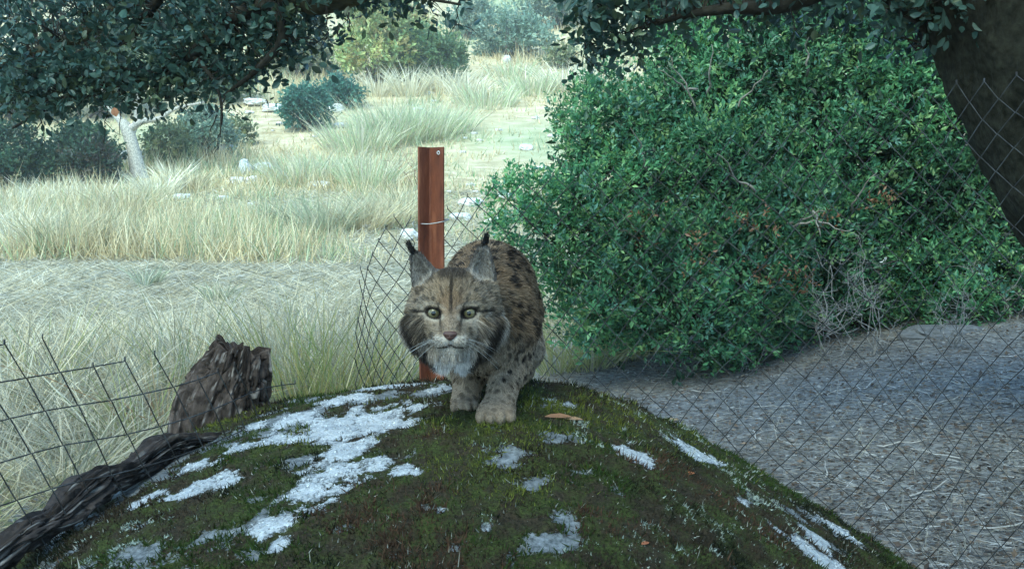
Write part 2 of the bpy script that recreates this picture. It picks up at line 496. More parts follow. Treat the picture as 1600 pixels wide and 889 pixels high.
def build_boulder():
    xs = np.linspace(-1.75, 1.35, 330); ys = np.linspace(0.45, 3.15, 290)
    X, Y = np.meshgrid(xs, ys)
    Z = rock(X, Y)
    lich, bare, n1, n2, n3 = rock_masks(X, Y)
    mossy = 1 - np.maximum(sstep(-.25, .2, lich), sstep(-.25, .45, bare))
    Z = Z + mossy * (0.006 + 0.011 * n1 + 0.008 * n2) + sstep(0, .2, lich) * 0.003
    Z = np.maximum(Z, ground(X, Y) - 0.06)
    V = np.stack([X, Y, Z], -1).reshape(-1, 3)
    idx = np.arange(X.size).reshape(X.shape)
    F = np.stack([idx[:-1, :-1], idx[:-1, 1:], idx[1:, 1:], idx[1:, :-1]], -1).reshape(-1, 4)
    # leave away what lies under the ground
    keep = (Z > ground(X, Y) - 0.05).reshape(-1)
    F = F[keep[F].any(1)]
    used = np.unique(F); remap = np.full(len(V), -1); remap[used] = np.arange(len(used))
    V, F = V[used], remap[F]
    lf, bf, mf = lich.ravel()[used], bare.ravel()[used], mossy.ravel()[used]
    m, nt, b = newmat("granite_with_lichen")
    L = nt.links
    tc = N(nt, "ShaderNodeTexCoord")
    def attr(n): return N(nt, "ShaderNodeAttribute", attribute_name=n).outputs["Fac"]
    def noise(s, d=5):
        n = N(nt, "ShaderNodeTexNoise"); n.inputs["Scale"].default_value = s; n.inputs["Detail"].default_value = d; n.inputs["Roughness"].default_value = .7
        L.new(tc.outputs["Object"], n.inputs["Vector"]); return n.outputs["Fac"]
    def ramp(f, c0, c1, p0=.35, p1=.65):
        r = N(nt, "ShaderNodeValToRGB"); r.color_ramp.elements[0].color = (*c0, 1); r.color_ramp.elements[1].color = (*c1, 1)
        r.color_ramp.elements[0].position = p0; r.color_ramp.elements[1].position = p1
        L.new(f, r.inputs[0]); return r.outputs[0]
    def mix(f, a, c):
        x = N(nt, "ShaderNodeMix", data_type='RGBA'); L.new(f, x.inputs[0]); L.new(a, x.inputs[6]); L.new(c, x.inputs[7]); return x.outputs[2]
    def math_(op, a, v):
        x = N(nt, "ShaderNodeMath", operation=op); L.new(a, x.inputs[0])
        if isinstance(v, float): x.inputs[1].default_value = v
        else: L.new(v, x.inputs[1])
        return x.outputs[0]
    def edge(a, n, amt, lo, hi):
        t = math_('ADD', a, math_('MULTIPLY', math_('SUBTRACT', n, 0.5), amt))
        r = N(nt, "ShaderNodeMapRange"); r.inputs[1].default_value = lo; r.inputs[2].default_value = hi; L.new(t, r.inputs[0]); return r.outputs[0]
    granite = ramp(noise(90, 8), (.06, .065, .065), (.36, .37, .37), .34, .72)
    mossb = mix(ramp(noise(16, 6), (0, 0, 0), (1, 1, 1), .42, .58), ramp(noise(170, 6), (.010, .011, .006), (.075, .055, .032), .35, .68), ramp(noise(190, 6), (.012, .016, .005), (.085, .100, .026), .35, .66))
    crust = mix(ramp(noise(38, 9), (0, 0, 0), (1, 1, 1), .42, .6), ramp(noise(240, 6), (.20, .21, .22), (.50, .51, .52), .35, .6), ramp(noise(210, 6), (.34, .34, .33), (.70, .70, .69), .32, .58))
    c = mix(edge(attr("moss"), noise(120, 8), 2.6, .3, .55), granite, mossb)
    c = mix(edge(attr("lichen"), noise(95, 10), 3.4, .05, .22), c, crust)
    L.new(c, b.inputs["Base Color"])
    b.inputs["Roughness"].default_value = .92; b.inputs["Specular IOR Level"].default_value = .12
    bp = N(nt, "ShaderNodeBump"); bp.inputs["Strength"].default_value = .8; bp.inputs["Distance"].default_value = .006
    L.new(noise(110, 8), bp.inputs["Height"]); L.new(bp.outputs[0], b.inputs["Normal"])
    o = mk("boulder", V, F, None, m, None, True, {"lichen": lf, "moss": mf}, loc=(RX0, RY0, RC - .6))
    tag(o, "big rounded granite boulder with green moss and white lichen under the lynx", "boulder")
    # moss cushions: short upright shoots
    n = 330000
    d = 1.15 + (rng.random(n) ** 1.15) * 1.45
    x = (rng.random(n) * 2 - 1) * (d * 0.56 + .05); y = d
    x = x - 0.03
    lich, bare, n1, n2, n3 = rock_masks(x, y)
    k = (np.maximum(sstep(-.14, .12, lich), sstep(-.15, .5, bare)) < rng.random(n) * .95) & (rock(x, y) > ground(x, y))
    x, y, n1, n2, n3 = x[k], y[k], n1[k], n2[k], n3[k]; n = len(x)
    z = rock(x, y) + 0.006 + 0.011 * n1 + 0.008 * n2 - 0.004
    e = 0.01
    nn = nrmz(np.stack([-(rock(x + e, y) - rock(x - e, y)) / (2 * e), -(rock(x, y + e) - rock(x, y - e)) / (2 * e), np.ones(n)], -1))
    g_dark, g_green, g_olive, g_rust, g_sage = map(np.array, ([.018, .021, .010], [.042, .062, .014], [.130, .140, .026], [.080, .046, .027], [.34, .37, .30]))
    big = fbm2(x, y, 4.5, 4, 48)
    col = np.where((n3 + .5 * n2 + .5 * big > 0.10)[:, None], g_green, g_dark)
    col = np.where((big + .5 * n1 - .2 * rng.random(n) < -.12)[:, None], np.array([.048, .036, .022]), col)
    ol = bmask(x, y, B_OLIVE) * .8 + 1.0 * n1 + .4 * n2 - .15 + .4 * big; ru = bmask(x, y, B_RUST) * .7 + 1.3 * n1 + .4 * n2; sg = bmask(x, y, B_SAGE) * .6 + 1.2 * n2 + .5 * n1
    col = np.where((ol > .05 + .4 * rng.normal(size=n))[:, None], g_olive, col)
    col = np.where((ru > .1 + .3 * rng.normal(size=n))[:, None], g_rust, col)
    sagem = sg > .30 + .35 * rng.random(n)
    col = np.where(sagem[:, None], g_sage, col)
    col = col * (0.55 + .9 * rng.random((n, 1)))
    pale = rng.random(n) < .03
    col[pale] = np.array([.42, .40, .33]) * (.6 + .6 * rng.random((pale.sum(), 1)))
    h = (0.0045 + 0.009 * rng.random(n)) * (1 + .8 * n1) * np.where(sagem, .5, 1)
    Vb, Fb, Cb = blades(np.stack([x, y, z], -1), nn + .75 * rng.normal(size=(n, 3)) * .8, .25 * rng.normal(size=(n, 3)), h, .0018 + .0022 * rng.random(n) + np.where(sagem, .0012, 0), col, 1)
    mo = mk("moss", Vb, Fb, Cb, M_MOSS, o, False)
    mo["kind"] = "stuff"
    # lichen crumbs stand proud on the crusts
    n = 30000
    d = 1.3 + rng.random(n) * 1.15
    x = (rng.random(n) * 2 - 1) * d * .52; y = d
    l = rock_masks(x, y)[0]
    k = l > .0
    x, y = x[k], y[k]; n = len(x)
    pos = np.stack([x, y, rock(x, y) + .003], -1)
    Vb, Fb, Cb = blades(pos, np.stack([rng.normal(size=n), rng.normal(size=n), .5 + rng.random(n)], -1), 0 * pos, .002 + .004 * rng.random(n), .003 + .003 * rng.random(n), pick([[.58, .58, .57], [.38, .38, .37], [.70, .70, .69]], n, .15), 1)
    lo = mk("lichen_crumbs", Vb, Fb, Cb, M_MOSS, o, False)
    lo["kind"] = "stuff"
    return o
BOULDER = build_boulder()
# ------------------------------------------------------------------ lynx
def surface_nets(f, origin, h):
    """smooth closed surface where the field f changes sign"""
    nx, ny, nz = f.shape
    s = f < 0
    c = [(i, j, k) for i in (0, 1) for j in (0, 1) for k in (0, 1)]
    def sub(a, o): return a[o[0]:nx - 1 + o[0], o[1]:ny - 1 + o[1], o[2]:nz - 1 + o[2]]
    cnt = sum(sub(s, o).astype(np.int8) for o in c)
    act = (cnt > 0) & (cnt < 8)
    I = np.argwhere(act)
    acc = np.zeros((len(I), 3)); w = np.zeros(len(I))
    for a in range(8):
        for b in range(a + 1, 8):
            oa, ob = np.array(c[a]), np.array(c[b])
            if np.abs(oa - ob).sum() != 1: continue
            fa = f[tuple((I + oa).T)]; fb = f[tuple((I + ob).T)]
            m = (fa < 0) != (fb < 0)
            t = np.where(m, fa / np.where(m, fa - fb, 1), 0)
            acc += np.where(m[:, None], oa + (ob - oa) * t[:, None], 0); w += m
    V = origin + h * (I + acc / w[:, None])
    vid = np.full(act.shape, -1); vid[act] = np.arange(len(I))
    F = []
    for ax in range(3):
        u, v = [(1, 2), (2, 0), (0, 1)][ax]
        sl0 = [slice(1, -1)] * 3; sl1 = [slice(1, -1)] * 3
        sl0[ax] = slice(0, -1); sl1[ax] = slice(1, None)
        A, B = s[tuple(sl0)], s[tuple(sl1)]
        E = np.argwhere(A != B)
        off = np.array([1, 1, 1]); off[ax] = 0
        E0 = E + off
        inside = A[tuple(E.T)]
        eu = np.zeros(3, int); eu[u] = 1; ev = np.zeros(3, int); ev[v] = 1
        q = [vid[tuple((E0 - d).T)] for d in (0 * eu, eu, eu + ev, ev)]
        q = np.stack(q, -1)
        q = np.where(inside[:, None], q, q[:, ::-1])
        F.append(q)
    F = np.concatenate(F)
    return V, F[(F >= 0).all(1)]

HEAD = P(708, 487, 1.97)                 # centre of the skull
def hp(x, y, z): return HEAD + np.array([x, y, z])

def sm_union(a, b, k):
    h = np.clip(.5 + .5 * (b - a) / k, 0, 1)
    return b * (1 - h) + a * h - k * h * (1 - h)

def build_lynx():
    h = 0.0040
    lo = np.array([-0.26, 1.80, CAMZ - 0.455]); hi = np.array([0.13, 2.72, CAMZ + 0.05])
    ax = [np.arange(lo[i], hi[i], h) for i in range(3)]
    shp = tuple(len(a) for a in ax)
    f = np.full(shp, 0.5, np.float32)
    def region(mn, mx, pad):
        sl = []
        for i in range(3):
            a = max(0, int((mn[i] - pad - lo[i]) / h)); b = min(shp[i], int((mx[i] + pad - lo[i]) / h) + 2)
            sl.append(slice(a, b))
        g = np.meshgrid(ax[0][sl[0]], ax[1][sl[1]], ax[2][sl[2]], indexing='ij')
        return tuple(sl), np.stack(g, -1).astype(np.float32)
    def cap(a, b, ra, rb, k=.03, sub=False):
        a = np.asarray(a, float); b = np.asarray(b, float); r = max(ra, rb)
        sl, g = region(np.minimum(a, b) - r, np.maximum(a, b) + r, .07)
        ab = b - a; L2 = (ab ** 2).sum() + 1e-12
        t = np.clip(((g - a) @ ab) / L2, 0, 1)
        d = np.linalg.norm(g - a - t[..., None] * ab, axis=-1) - (ra + (rb - ra) * t)
        f[sl] = np.maximum(f[sl], -d) if sub else sm_union(f[sl], d, k)
    def ell(c, r, k=.03, sub=False):
        c = np.asarray(c, float); r = np.asarray(r, float)
        sl, g = region(c - r, c + r, .07)
        q = (g - c) / r
        l = np.linalg.norm(q, axis=-1); l2 = np.linalg.norm(q / r, axis=-1) + 1e-9
        d = l * (l - 1) / l2
        if sub:
            hh = np.clip(.5 - .5 * (f[sl] + d) / k, 0, 1)
            f[sl] = f[sl] * (1 - hh) - d * hh + k * hh * (1 - hh)
        else:
            f[sl] = sm_union(f[sl], d, k)
    # trunk
    ell(P(758, 520, 2.10), (.075, .09, .085), .05)
    ell(P(752, 455, 2.20), (.070, .11, .075), .05)
    ell(P(762, 440, 2.33), (.090, .13, .090), .05)
    ell(P(772, 445, 2.46), (.092, .12, .095), .05)
    ell(P(783, 485, 2.36), (.070, .16, .10), .05)
    ell(P(772, 530, 2.28), (.070, .16, .055), .05)
    ell(P(797, 500, 2.17), (.055, .09, .085), .04)      # shoulder blades
    ell(P(700, 490, 2.18), (.045, .09, .080), .04)
    cap(P(742, 480, 2.14), hp(0.004, .045, .0), .075, .058, .05)   # neck
    # front legs
    def leg(pts, k=.03):
        for (a, ra), (b, rb) in zip(pts[:-1], pts[1:]): cap(a, b, ra, rb, k)
    leg([(P(797, 525, 2.13), .050), (P(800, 572, 2.13), .034), (P(784, 616, 2.065), .0235), (P(777, 640, 2.045), .025)])
    leg([(P(722, 535, 2.16), .045), (P(735, 580, 2.20), .034), (P(729, 610, 2.155), .0215), (P(727, 628, 2.14), .022)])
    # hind legs
    leg([(P(803, 490, 2.44), .066), (P(815, 545, 2.36), .045), (P(812, 578, 2.46), .028), (P(809, 598, 2.42), .024)])
    leg([(P(745, 490, 2.46), .070), (P(735, 545, 2.36), .046), (P(742, 580, 2.46), .028), (P(745, 600, 2.42), .024)])
    # paws with four toes
    def paw(px, py, d, w):
        c = P(px, py, d)
        ell(c + (0, 0, 0), (w, w * 1.25, w * .62), .018)
        for i, t in enumerate((-1.5, -.5, .5, 1.5)):
            yy = -w * (1.02 if abs(t) < 1 else .78)
            ell(c + (t * w * .50, yy, -w * .10), (w * .27, w * .46, w * .42), .0022)
    paw(775, 643, 2.030, .038); paw(727, 630, 2.125, .029)
    paw(810, 598, 2.39, .026); paw(745, 602, 2.39, .026)
    # bobbed tail
    cap(P(775, 430, 2.56), P(778, 470, 2.64), .032, .028, .03)
    # head
    ell(hp(0, .012, .012), (.066, .072, .060), .03)
    ell(hp(0, .0, .042), (.050, .055, .032), .03)
    ell(hp(-.040, -.018, -.026), (.036, .044, .040), .03); ell(hp(.040, -.018, -.026), (.036, .044, .040), .03)
    ell(hp(0, -.050, -.032), (.034, .045, .030), .022)
    cap(hp(0, -.045, .028), hp(0, -.088, -.026), .019, .0135, .016)       # bridge
    ell(hp(-.0145, -.083, -.044), (.019, .020, .0145), .008); ell(hp(.0145, -.083, -.044), (.019, .020, .0145), .008)
    ell(hp(0, -.070, -.064), (.020, .024, .014), .010)                    # chin
    for s in (-1, 1):
        cap(hp(s * .018, -.054, .026), hp(s * .052, -.038, .022), .0125, .010, .012)   # brow
        ell(hp(s * .0325, -.064, .0025), (.0135, .014, .0078), .007, True)             # socket
        cap(hp(s * .019, -.0605, .0130), hp(s * .046, -.0530, .0155), .0046, .0042, .005)    # upper lid
        # cheek ruff
        ell(hp(s * .062, .020, -.014), (.029, .032, .047), .03)
        cap(hp(s * .055, .012, -.036), hp(s * .033, .000, -.090), .024, .011, .025)
        cap(hp(s * .030, -.030, -.068), hp(s * .018, -.020, -.094), .020, .010, .018)
    # ears: hollow cones opening forward
    def ear(b, t, out):
        b = hp(*b); t = hp(*t)
        sl, g = region(np.minimum(b, t) - .03, np.maximum(b, t) + .03, .05)
        ab = t - b; L2 = (ab ** 2).sum()
        tt = ((g - b) @ ab) / L2
        tc = np.clip(tt, -.2, 1)
        q = g - b - tc[..., None] * ab
        fw = nrmz(np.array([out * .45, -1, .05])); fw = nrmz(fw - ab * (fw @ ab) / L2); sd = np.cross(ab / np.sqrt(L2), fw)
        qs, qf, qa = q @ sd, q @ fw, q @ (ab / np.sqrt(L2))
        rad = .031 * np.clip(1 - tc, 0, 1.2) ** .72 + .0025
        d = (np.sqrt((qs / rad) ** 2 + (qf / (rad * .62 + .001)) ** 2 + (qa / rad) ** 2) - 1) * rad * .62
        inn = (np.sqrt((qs / (rad * .84)) ** 2 + ((qf - rad * .62) / (rad * 1.0)) ** 2) - 1) * rad * .6
        inn = np.where(tt < .12, np.maximum(inn, (.12 - tt) * .05), inn)
        d = np.maximum(d, -inn)
        f[sl] = sm_union(f[sl], d, .010)
    ear((-.046, .016, .046), (-.077, .010, .116), -1)
    ear((.049, .016, .048), (.060, .012, .132), .35)
    V, F = surface_nets(f, lo, h)
    # keep the biggest connected piece implicitly: the field is one body
    tri = np.concatenate([F[:, [0, 1, 2]], F[:, [0, 2, 3]]])
    fn = np.cross(V[tri[:, 1]] - V[tri[:, 0]], V[tri[:, 2]] - V[tri[:, 0]])
    vn = np.zeros_like(V)
    for k in range(3): np.add.at(vn, tri[:, k], fn)
    vn = nrmz(vn)

    EARS = [(np.array([-.046, .016, .046]), np.array([-.077, .010, .116]), -1), (np.array([.049, .016, .048]), np.array([.060, .012, .132]), .35)]
    def earcoord(q):
        out = np.zeros(len(q)); tt = np.zeros(len(q)); fr = np.zeros(len(q)); sd_ = np.zeros(len(q))
        for b, t, o in EARS:
            ab = t - b; L2 = ab @ ab
            s = ((q - b) @ ab) / L2
            r = np.linalg.norm(q - b - np.clip(s, 0, 1)[:, None] * ab, axis=1)
            fw = nrmz(np.array([o * .45, -1, .05])); fw = nrmz(fw - ab * (fw @ ab) / L2); sd = np.cross(ab / np.sqrt(L2), fw)
            m = (r < .038 * np.clip(1.1 - s, .15, 1) + .004) & (s > .12)
            out = np.where(m, 1, out); tt = np.where(m, s, tt)
            fr = np.where(m, (q - b) @ fw, fr); sd_ = np.where(m, ((q - b) @ sd) / (.031 * np.clip(1 - s, .05, 1) ** .72), sd_)
        return out, tt, fr, sd_

    tawny, grey, dark, pale, white = map(np.array, ([.31, .215, .125], [.26, .22, .16], [.026, .022, .019], [.46, .40, .31], [1.0, .99, .97]))
    def coat(p, n):
        q = p - HEAD
        N_ = len(p)
        def lay(c, m, x): return c * (1 - m[:, None]) + x * m[:, None]
        nz = fbm(p * 70, 3, 61); nz2 = fbm(p * 25, 3, 62)
        # body
        c = np.tile(tawny, (N_, 1))
        c = lay(c, np.clip(.5 + .9 * nz2, 0, 1) * .6, grey)
        zz = p[:, 2] - (CAMZ - .39)
        w, rid = worley((p + .006 * np.stack([nz, nz2, nz], -1)) * np.array([44, 28, 44]), 7)
        upper = sstep(.12, .27, zz)
        leg_ = 1 - sstep(.10, .17, zz)
        c = lay(c, leg_ * .55, pale)
        sp = sstep(.52, .36, w + .12 * nz) * sstep(.06, .14, rid) * .92
        legsp = 1 - leg_ * .75
        c = lay(c, sp * legsp, dark)
        w2, r2 = worley(p * 68, 9)
        c = lay(c, sstep(.46, .32, w2) * leg_ * sstep(.15, .25, r2) * sstep(.0, .02, zz), dark)
        # dark bands along the spine
        bnd = sstep(.05, .35, fbm(p * np.array([30, 16, 38]), 3, 66)) * sstep(.24, .33, zz)
        c = lay(c, bnd * .8, dark)
        # chest and belly pale
        front = sstep(.2, .7, -n[:, 1]) * sstep(.06, .12, zz) * (1 - sstep(.20, .25, zz))
        c = lay(c, front * .45 * (np.abs(p[:, 0] + .07) < .06), grey * 1.2)
        bel = sstep(.3, .8, -n[:, 2]) * sstep(.08, .12, zz)
        c = lay(c, bel * .6, pale)
        hindpaw = (p[:, 1] > 2.30) * leg_
        c = lay(c, hindpaw * .6, pale)
        # paws
        c = lay(c, (1 - sstep(.04, .07, zz)) * .5, np.array([.40, .31, .21]))
        # head
        hm = 1 - sstep(.085, .10, np.sqrt((q[:, 0] / 1.05) ** 2 + ((q[:, 1]) / 1.0).clip(0, 9) ** 2 * 2.0 + (q[:, 2] / 1.15) ** 2))
        x, z = q[:, 0], q[:, 2]; axx = np.abs(x)
        hc = np.tile(np.array([.385, .305, .20]), (N_, 1))
        hc = lay(hc, np.clip(.3 + .9 * nz2, 0, 1) * .7, np.array([.45, .40, .32]))
        # forehead: tawny between the eyes, dark stripes up to the crown
        hc = lay(hc, sstep(.030, .012, axx) * sstep(-.02, .01, z) * sstep(.055, .03, z) * .7, np.array([.30, .205, .12]))
        st = sstep(.0035, .0012, np.abs(axx - .001 - .0015 * nz)) * sstep(-.012, .012, z)
        brk = sstep(-.25, .15, nz)
        st = np.maximum(st, sstep(.0034, .0012, np.abs(axx - (.013 + (z - .02) * .2) - .002 * nz2)) * sstep(.022, .032, z) * .7 * brk)
        st = np.maximum(st, sstep(.0036, .0012, np.abs(axx - (.026 + (z - .02) * .3) - .003 * nz2)) * sstep(.014, .024, z) * .8 * brk)
        st = np.maximum(st, sstep(.0036, .0012, np.abs(axx - (.040 + (z - .02) * .2) - .003 * nz2)) * sstep(.012, .02, z) * sstep(.05, .035, z) * .8 * brk)
        st = np.maximum(st, sstep(.0, .35, nz) * sstep(.05, .066, z) * .7)
        st = np.maximum(st, sstep(.056, .068, z) * sstep(.036, .02, axx) * .95)
        hc = lay(hc, st * .85, dark)
        # cheeks: fine dark speckle bars
        bars = sstep(.1, .4, np.sin((axx * 1.0 - z * .75) * 520 + 3 * nz2)) * sstep(.036, .05, axx) * sstep(.02, -.005, z)
        hc = lay(hc, bars * .55, dark)
        mot = sstep(.0, .3, fbm(p * np.array([130, 60, 130]), 3, 69)) * sstep(.022, .034, axx)
        hc = lay(hc, mot * .7, dark)
        mot = sstep(.05, .45, fbm(p * np.array([90, 60, 60]), 3, 70)) * sstep(.020, .034, axx) * sstep(.06, .0, z)
        hc = lay(hc, mot * .5, np.array([.55, .52, .45]))
        # nose bridge and muzzle
        hc = lay(hc, sstep(.017, .010, axx) * sstep(-.036, -.028, z) * sstep(.012, -.002, z) * .8, np.array([.33, .265, .19]))
        hc = lay(hc, sstep(.006, .0, np.abs(axx - .0155)) * sstep(-.036, -.025, z) * sstep(.0, -.012, z) * .55, np.array([.11, .07, .04]))
        muz = sstep(.036, .024, axx) * sstep(-.030, -.037, z) * sstep(-.082, -.07, z)
        hc = lay(hc, muz * .85, np.array([.62, .58, .50]))
        sw = sstep(.020, .030, axx) * sstep(.058, .045, axx) * sstep(-.036, -.046, z) * sstep(-.085, -.07, z)
        hc = lay(hc, sw * .55, np.array([.58, .55, .48]))
        rows = sstep(.35, .7, np.sin(z * 900)) * sstep(.2, .6, np.sin(axx * 900)) * sstep(.008, .012, axx) * sstep(.034, .03, axx) * sstep(-.034, -.038, z) * sstep(-.054, -.050, z)
        hc = lay(hc, rows * .7, np.array([.10, .07, .05]))
        lip = sstep(.0026, .001, np.abs(z + .0535 + .004 * np.clip(axx / .025, 0, 1.3) ** 2 - .003 * (axx < .004))) * sstep(.029, .024, axx)
        hc = lay(hc, lip * .95, np.array([.035, .025, .02]))
        # white chin tufts divided by a dark middle, black ruff bars, grey outer ruff
        ch = sstep(.036, .030, axx) * sstep(-.068, -.078, z)
        hc = lay(hc, ch, white)
        hc = lay(hc, sstep(.006, .003, axx) * sstep(-.070, -.078, z) * .8, np.array([.14, .12, .10]))
        hc = lay(hc, sstep(.030, .036, axx) * sstep(-.06, -.07, z) * .7, np.array([.40, .36, .30]))
        bl_ = np.interp(z, [-.12, -.098, -.055, -.01, .02], [.026, .039, .064, .077, .079])
        blk = sstep(.014, .008, np.abs(axx - bl_ + .003 * nz)) * sstep(.015, -.02, z)
        hc = lay(hc, blk * .92, dark)
        outr = sstep(.010, .016, axx - bl_) * sstep(.01, -.01, z)
        hc = lay(hc, outr * .8, np.array([.60, .56, .49]))
        blk2 = sstep(.004, .002, np.abs(axx - bl_ + .022)) * sstep(.0, -.015, z) * sstep(-.07, -.05, z)
        hc = lay(hc, blk2 * .6, dark)
        # eyes: dark lids, pale rims, dark line from the outer corner
        ex = axx - .0325; ez = z - .0025 - .12 * ex
        er = np.sqrt((ex / 1.5) ** 2 + ez ** 2)
        hc = lay(hc, sstep(.0165, .0125, er) * sstep(.003, -.004, ez - .001) * .75, np.array([.56, .50, .39]))
        hc = lay(hc, sstep(.004, .0015, np.abs(er - .0185)) * sstep(.006, .014, ez) * .5, np.array([.48, .42, .33]))
        hc = lay(hc, sstep(.0026, .0012, np.abs(axx - .0225)) * sstep(.002, .008, z) * sstep(.024, .017, z) * .8, dark)
        hc = lay(hc, sstep(.0150, .0120, er) * sstep(.001, .006, ez) * .85, dark)
        hc = lay(hc, sstep(.0116, .0098, er), np.array([.022, .017, .014]))
        ln = sstep(.0035, .0015, np.abs(ez - .0005 + .22 * (ex - .02))) * sstep(.014, .018, ex) * sstep(.046, .036, ex)
        hc = lay(hc, ln * .9, dark)
        tear = sstep(.0035, .0015, np.abs(axx - (.0195 - (-.004 - z) * .12))) * sstep(.004, -.002, z) * sstep(-.028, -.012, z)
        hc = lay(hc, tear * .75, dark)
        c = lay(c, hm, hc)
        # ears
        em, et, ef, es = earcoord(q)
        ec = np.tile(np.array([.52, .49, .43]), (N_, 1))
        ec = lay(ec, sstep(.80, 1.0, np.abs(es)) * .7, np.array([.06, .05, .045]))
        ec = lay(ec, sstep(.78, .95, et), dark)
        ec = lay(ec, (n[:, 1] > .25).astype(float) * .8, np.array([.08, .07, .06]))
        ec = lay(ec, sstep(.3, .12, et) * sstep(.2, .8, es * np.sign(q[:, 0]) * -1) * .5, dark)
        c = lay(c, em, ec)
        return np.clip(c * np.array([.86, .82, .80]), 0.01, 1)

    root = thing("lynx", "spotted lynx with tufted ears standing on the boulder, head lowered, staring ahead", "lynx", P(760, 640, 2.2))
    M_SKIN = mat_col("lynx_coat", .8, .15, 0, 300, .2)
    M_FUR = mat_col("lynx_fur", .75, .2, 0.12)
    body = mk("body", V, F, coat(V, vn), M_SKIN, root, True)

    # fur
    ar = np.linalg.norm(fn, axis=1)
    tcen = V[tri].mean(1)
    hd = np.linalg.norm((tcen - HEAD) * np.array([1, .8, 1]), axis=1)
    wgt = ar * np.where(hd < .13, 2.6, 1.0) * np.where(fn[:, 1] > .6 * ar, .35, 1)
    nF = 235000
    ti = rng.choice(len(tri), nF, p=wgt / wgt.sum())
    u = rng.random((nF, 2)); m = u.sum(1) > 1; u[m] = 1 - u[m]
    T = tri[ti]
    p = V[T[:, 0]] + u[:, :1] * (V[T[:, 1]] - V[T[:, 0]]) + u[:, 1:] * (V[T[:, 2]] - V[T[:, 0]])
    n = nrmz(vn[T[:, 0]] * (1 - u.sum(1, keepdims=True)) + vn[T[:, 1]] * u[:, :1] + vn[T[:, 2]] * u[:, 1:])
    q = p - HEAD
    zz = p[:, 2] - (CAMZ - .39)
    em, et, ef, es = earcoord(q)
    onhead = (np.sqrt((q[:, 0]) ** 2 + q[:, 1].clip(0, 9) ** 2 * 2 + (q[:, 2] / 1.15) ** 2) < .098)
    flow = np.tile(np.array([0.05, .8, -.55]), (nF, 1))
    legm = zz < .15
    flow[legm] = np.array([0, .15, -1])
    hf = q - np.array([0, -.115, -.025]); hf[:, 1] *= .6
    flow[onhead] = nrmz(hf[onhead]) + np.array([0, .2, -.15])
    sgn = np.sign(q[:, 0])
    ruff = onhead & (q[:, 2] < -.005) & (np.abs(q[:, 0]) > .048)
    flow[ruff] = np.stack([sgn * .48, np.full(nF, .25), np.full(nF, -.8)], -1)[ruff]
    beard = onhead & (q[:, 2] < -.068) & (np.abs(q[:, 0]) < .048)
    flow[beard] = np.stack([sgn * .15, np.full(nF, -.12), np.full(nF, -1.)], -1)[beard]
    e_ = em > .5
    flow[e_] = np.array([0, 0, 1.0])
    flow = flow - n * (flow * n).sum(1, keepdims=True)
    flow = nrmz(flow)
    L = np.full(nF, .015)
    L[legm] = .006; L[zz < .045] = .0022
    L[onhead] = .0085
    nd = np.linalg.norm(q - np.array([0, -.095, -.03]), axis=1)
    L = np.where(onhead, np.clip(.0035 + .09 * (nd - .03), .0035, .012), L)
    L[ruff] = .024; L[beard] = .018
    L[e_] = .007
    ex = np.abs(q[:, 0]) - .0325; ez = q[:, 2] - .0025 - .12 * ex
    er = np.sqrt((ex / 1.5) ** 2 + ez ** 2)
    L = np.where(onhead & (er < .018), .0022, L)
    L = L * (.6 + .7 * rng.random(nF))
    lift = np.where(onhead, .28, .38) + np.where(ruff | beard, .25, 0) + np.where(e_, .15, 0)
    d = flow + n * lift[:, None] + .16 * rng.normal(size=(nF, 3))
    keep = ~(onhead & (er < .0088)) & ~((np.abs(q[:, 0]) < .013) & (np.abs(q[:, 2] + .033) < .0095) & (q[:, 1] < -.07))
    cc = coat(p, n) * (.52 + .95 * rng.random((nF, 1)))
    guard = (rng.random(nF) < .07) & ~onhead & ~legm
    L = np.where(guard, L * 1.7, L); cc[guard] *= .55
    bend = -n * .12 + np.array([0, 0, -.12])
    Vb, Fb, Cb = blades(p[keep], d[keep], (np.tile(bend[None] if bend.ndim == 1 else bend, (1, 1)))[keep], L[keep], np.where(onhead, .0011, .0015)[keep], cc[keep], 2)
    fu = mk("fur", Vb, Fb, Cb, M_FUR, root, False); fu["kind"] = "stuff"

    # eyes
    m, nt, b = newmat("lynx_eye")
    tc = N(nt, "ShaderNodeTexCoord")
    sx = N(nt, "ShaderNodeSeparateXYZ"); nt.links.new(tc.outputs["Object"], sx.inputs[0])
    cmb = N(nt, "ShaderNodeCombineXYZ"); nt.links.new(sx.outputs[0], cmb.inputs[0]); nt.links.new(sx.outputs[2], cmb.inputs[2])
    ln = N(nt, "ShaderNodeVectorMath", operation='LENGTH'); nt.links.new(cmb.outputs[0], ln.inputs[0])
    rp_ = N(nt, "ShaderNodeValToRGB")
    mr = N(nt, "ShaderNodeMapRange"); mr.inputs[2].default_value = .0135; nt.links.new(ln.outputs["Value"], mr.inputs[0]); nt.links.new(mr.outputs[0], rp_.inputs[0])
    el = rp_.color_ramp.elements
    el[0].position = 0.0; el[0].color = (.008, .008, .006, 1)
    el[1].position = 1.0; el[1].color = (.02, .015, .01, 1)
    for ps, cl in ((.29, (.008, .008, .006, 1)), (.34, (.15, .125, .055, 1)), (.60, (.20, .175, .085, 1)), (.74, (.11, .095, .05, 1)), (.84, (.02, .017, .012, 1))):
        e = el.new(ps); e.color = cl
    nt.links.new(rp_.outputs[0], b.inputs["Base Color"])
    b.inputs["Roughness"].default_value = .08; b.inputs["Specular IOR Level"].default_value = .7
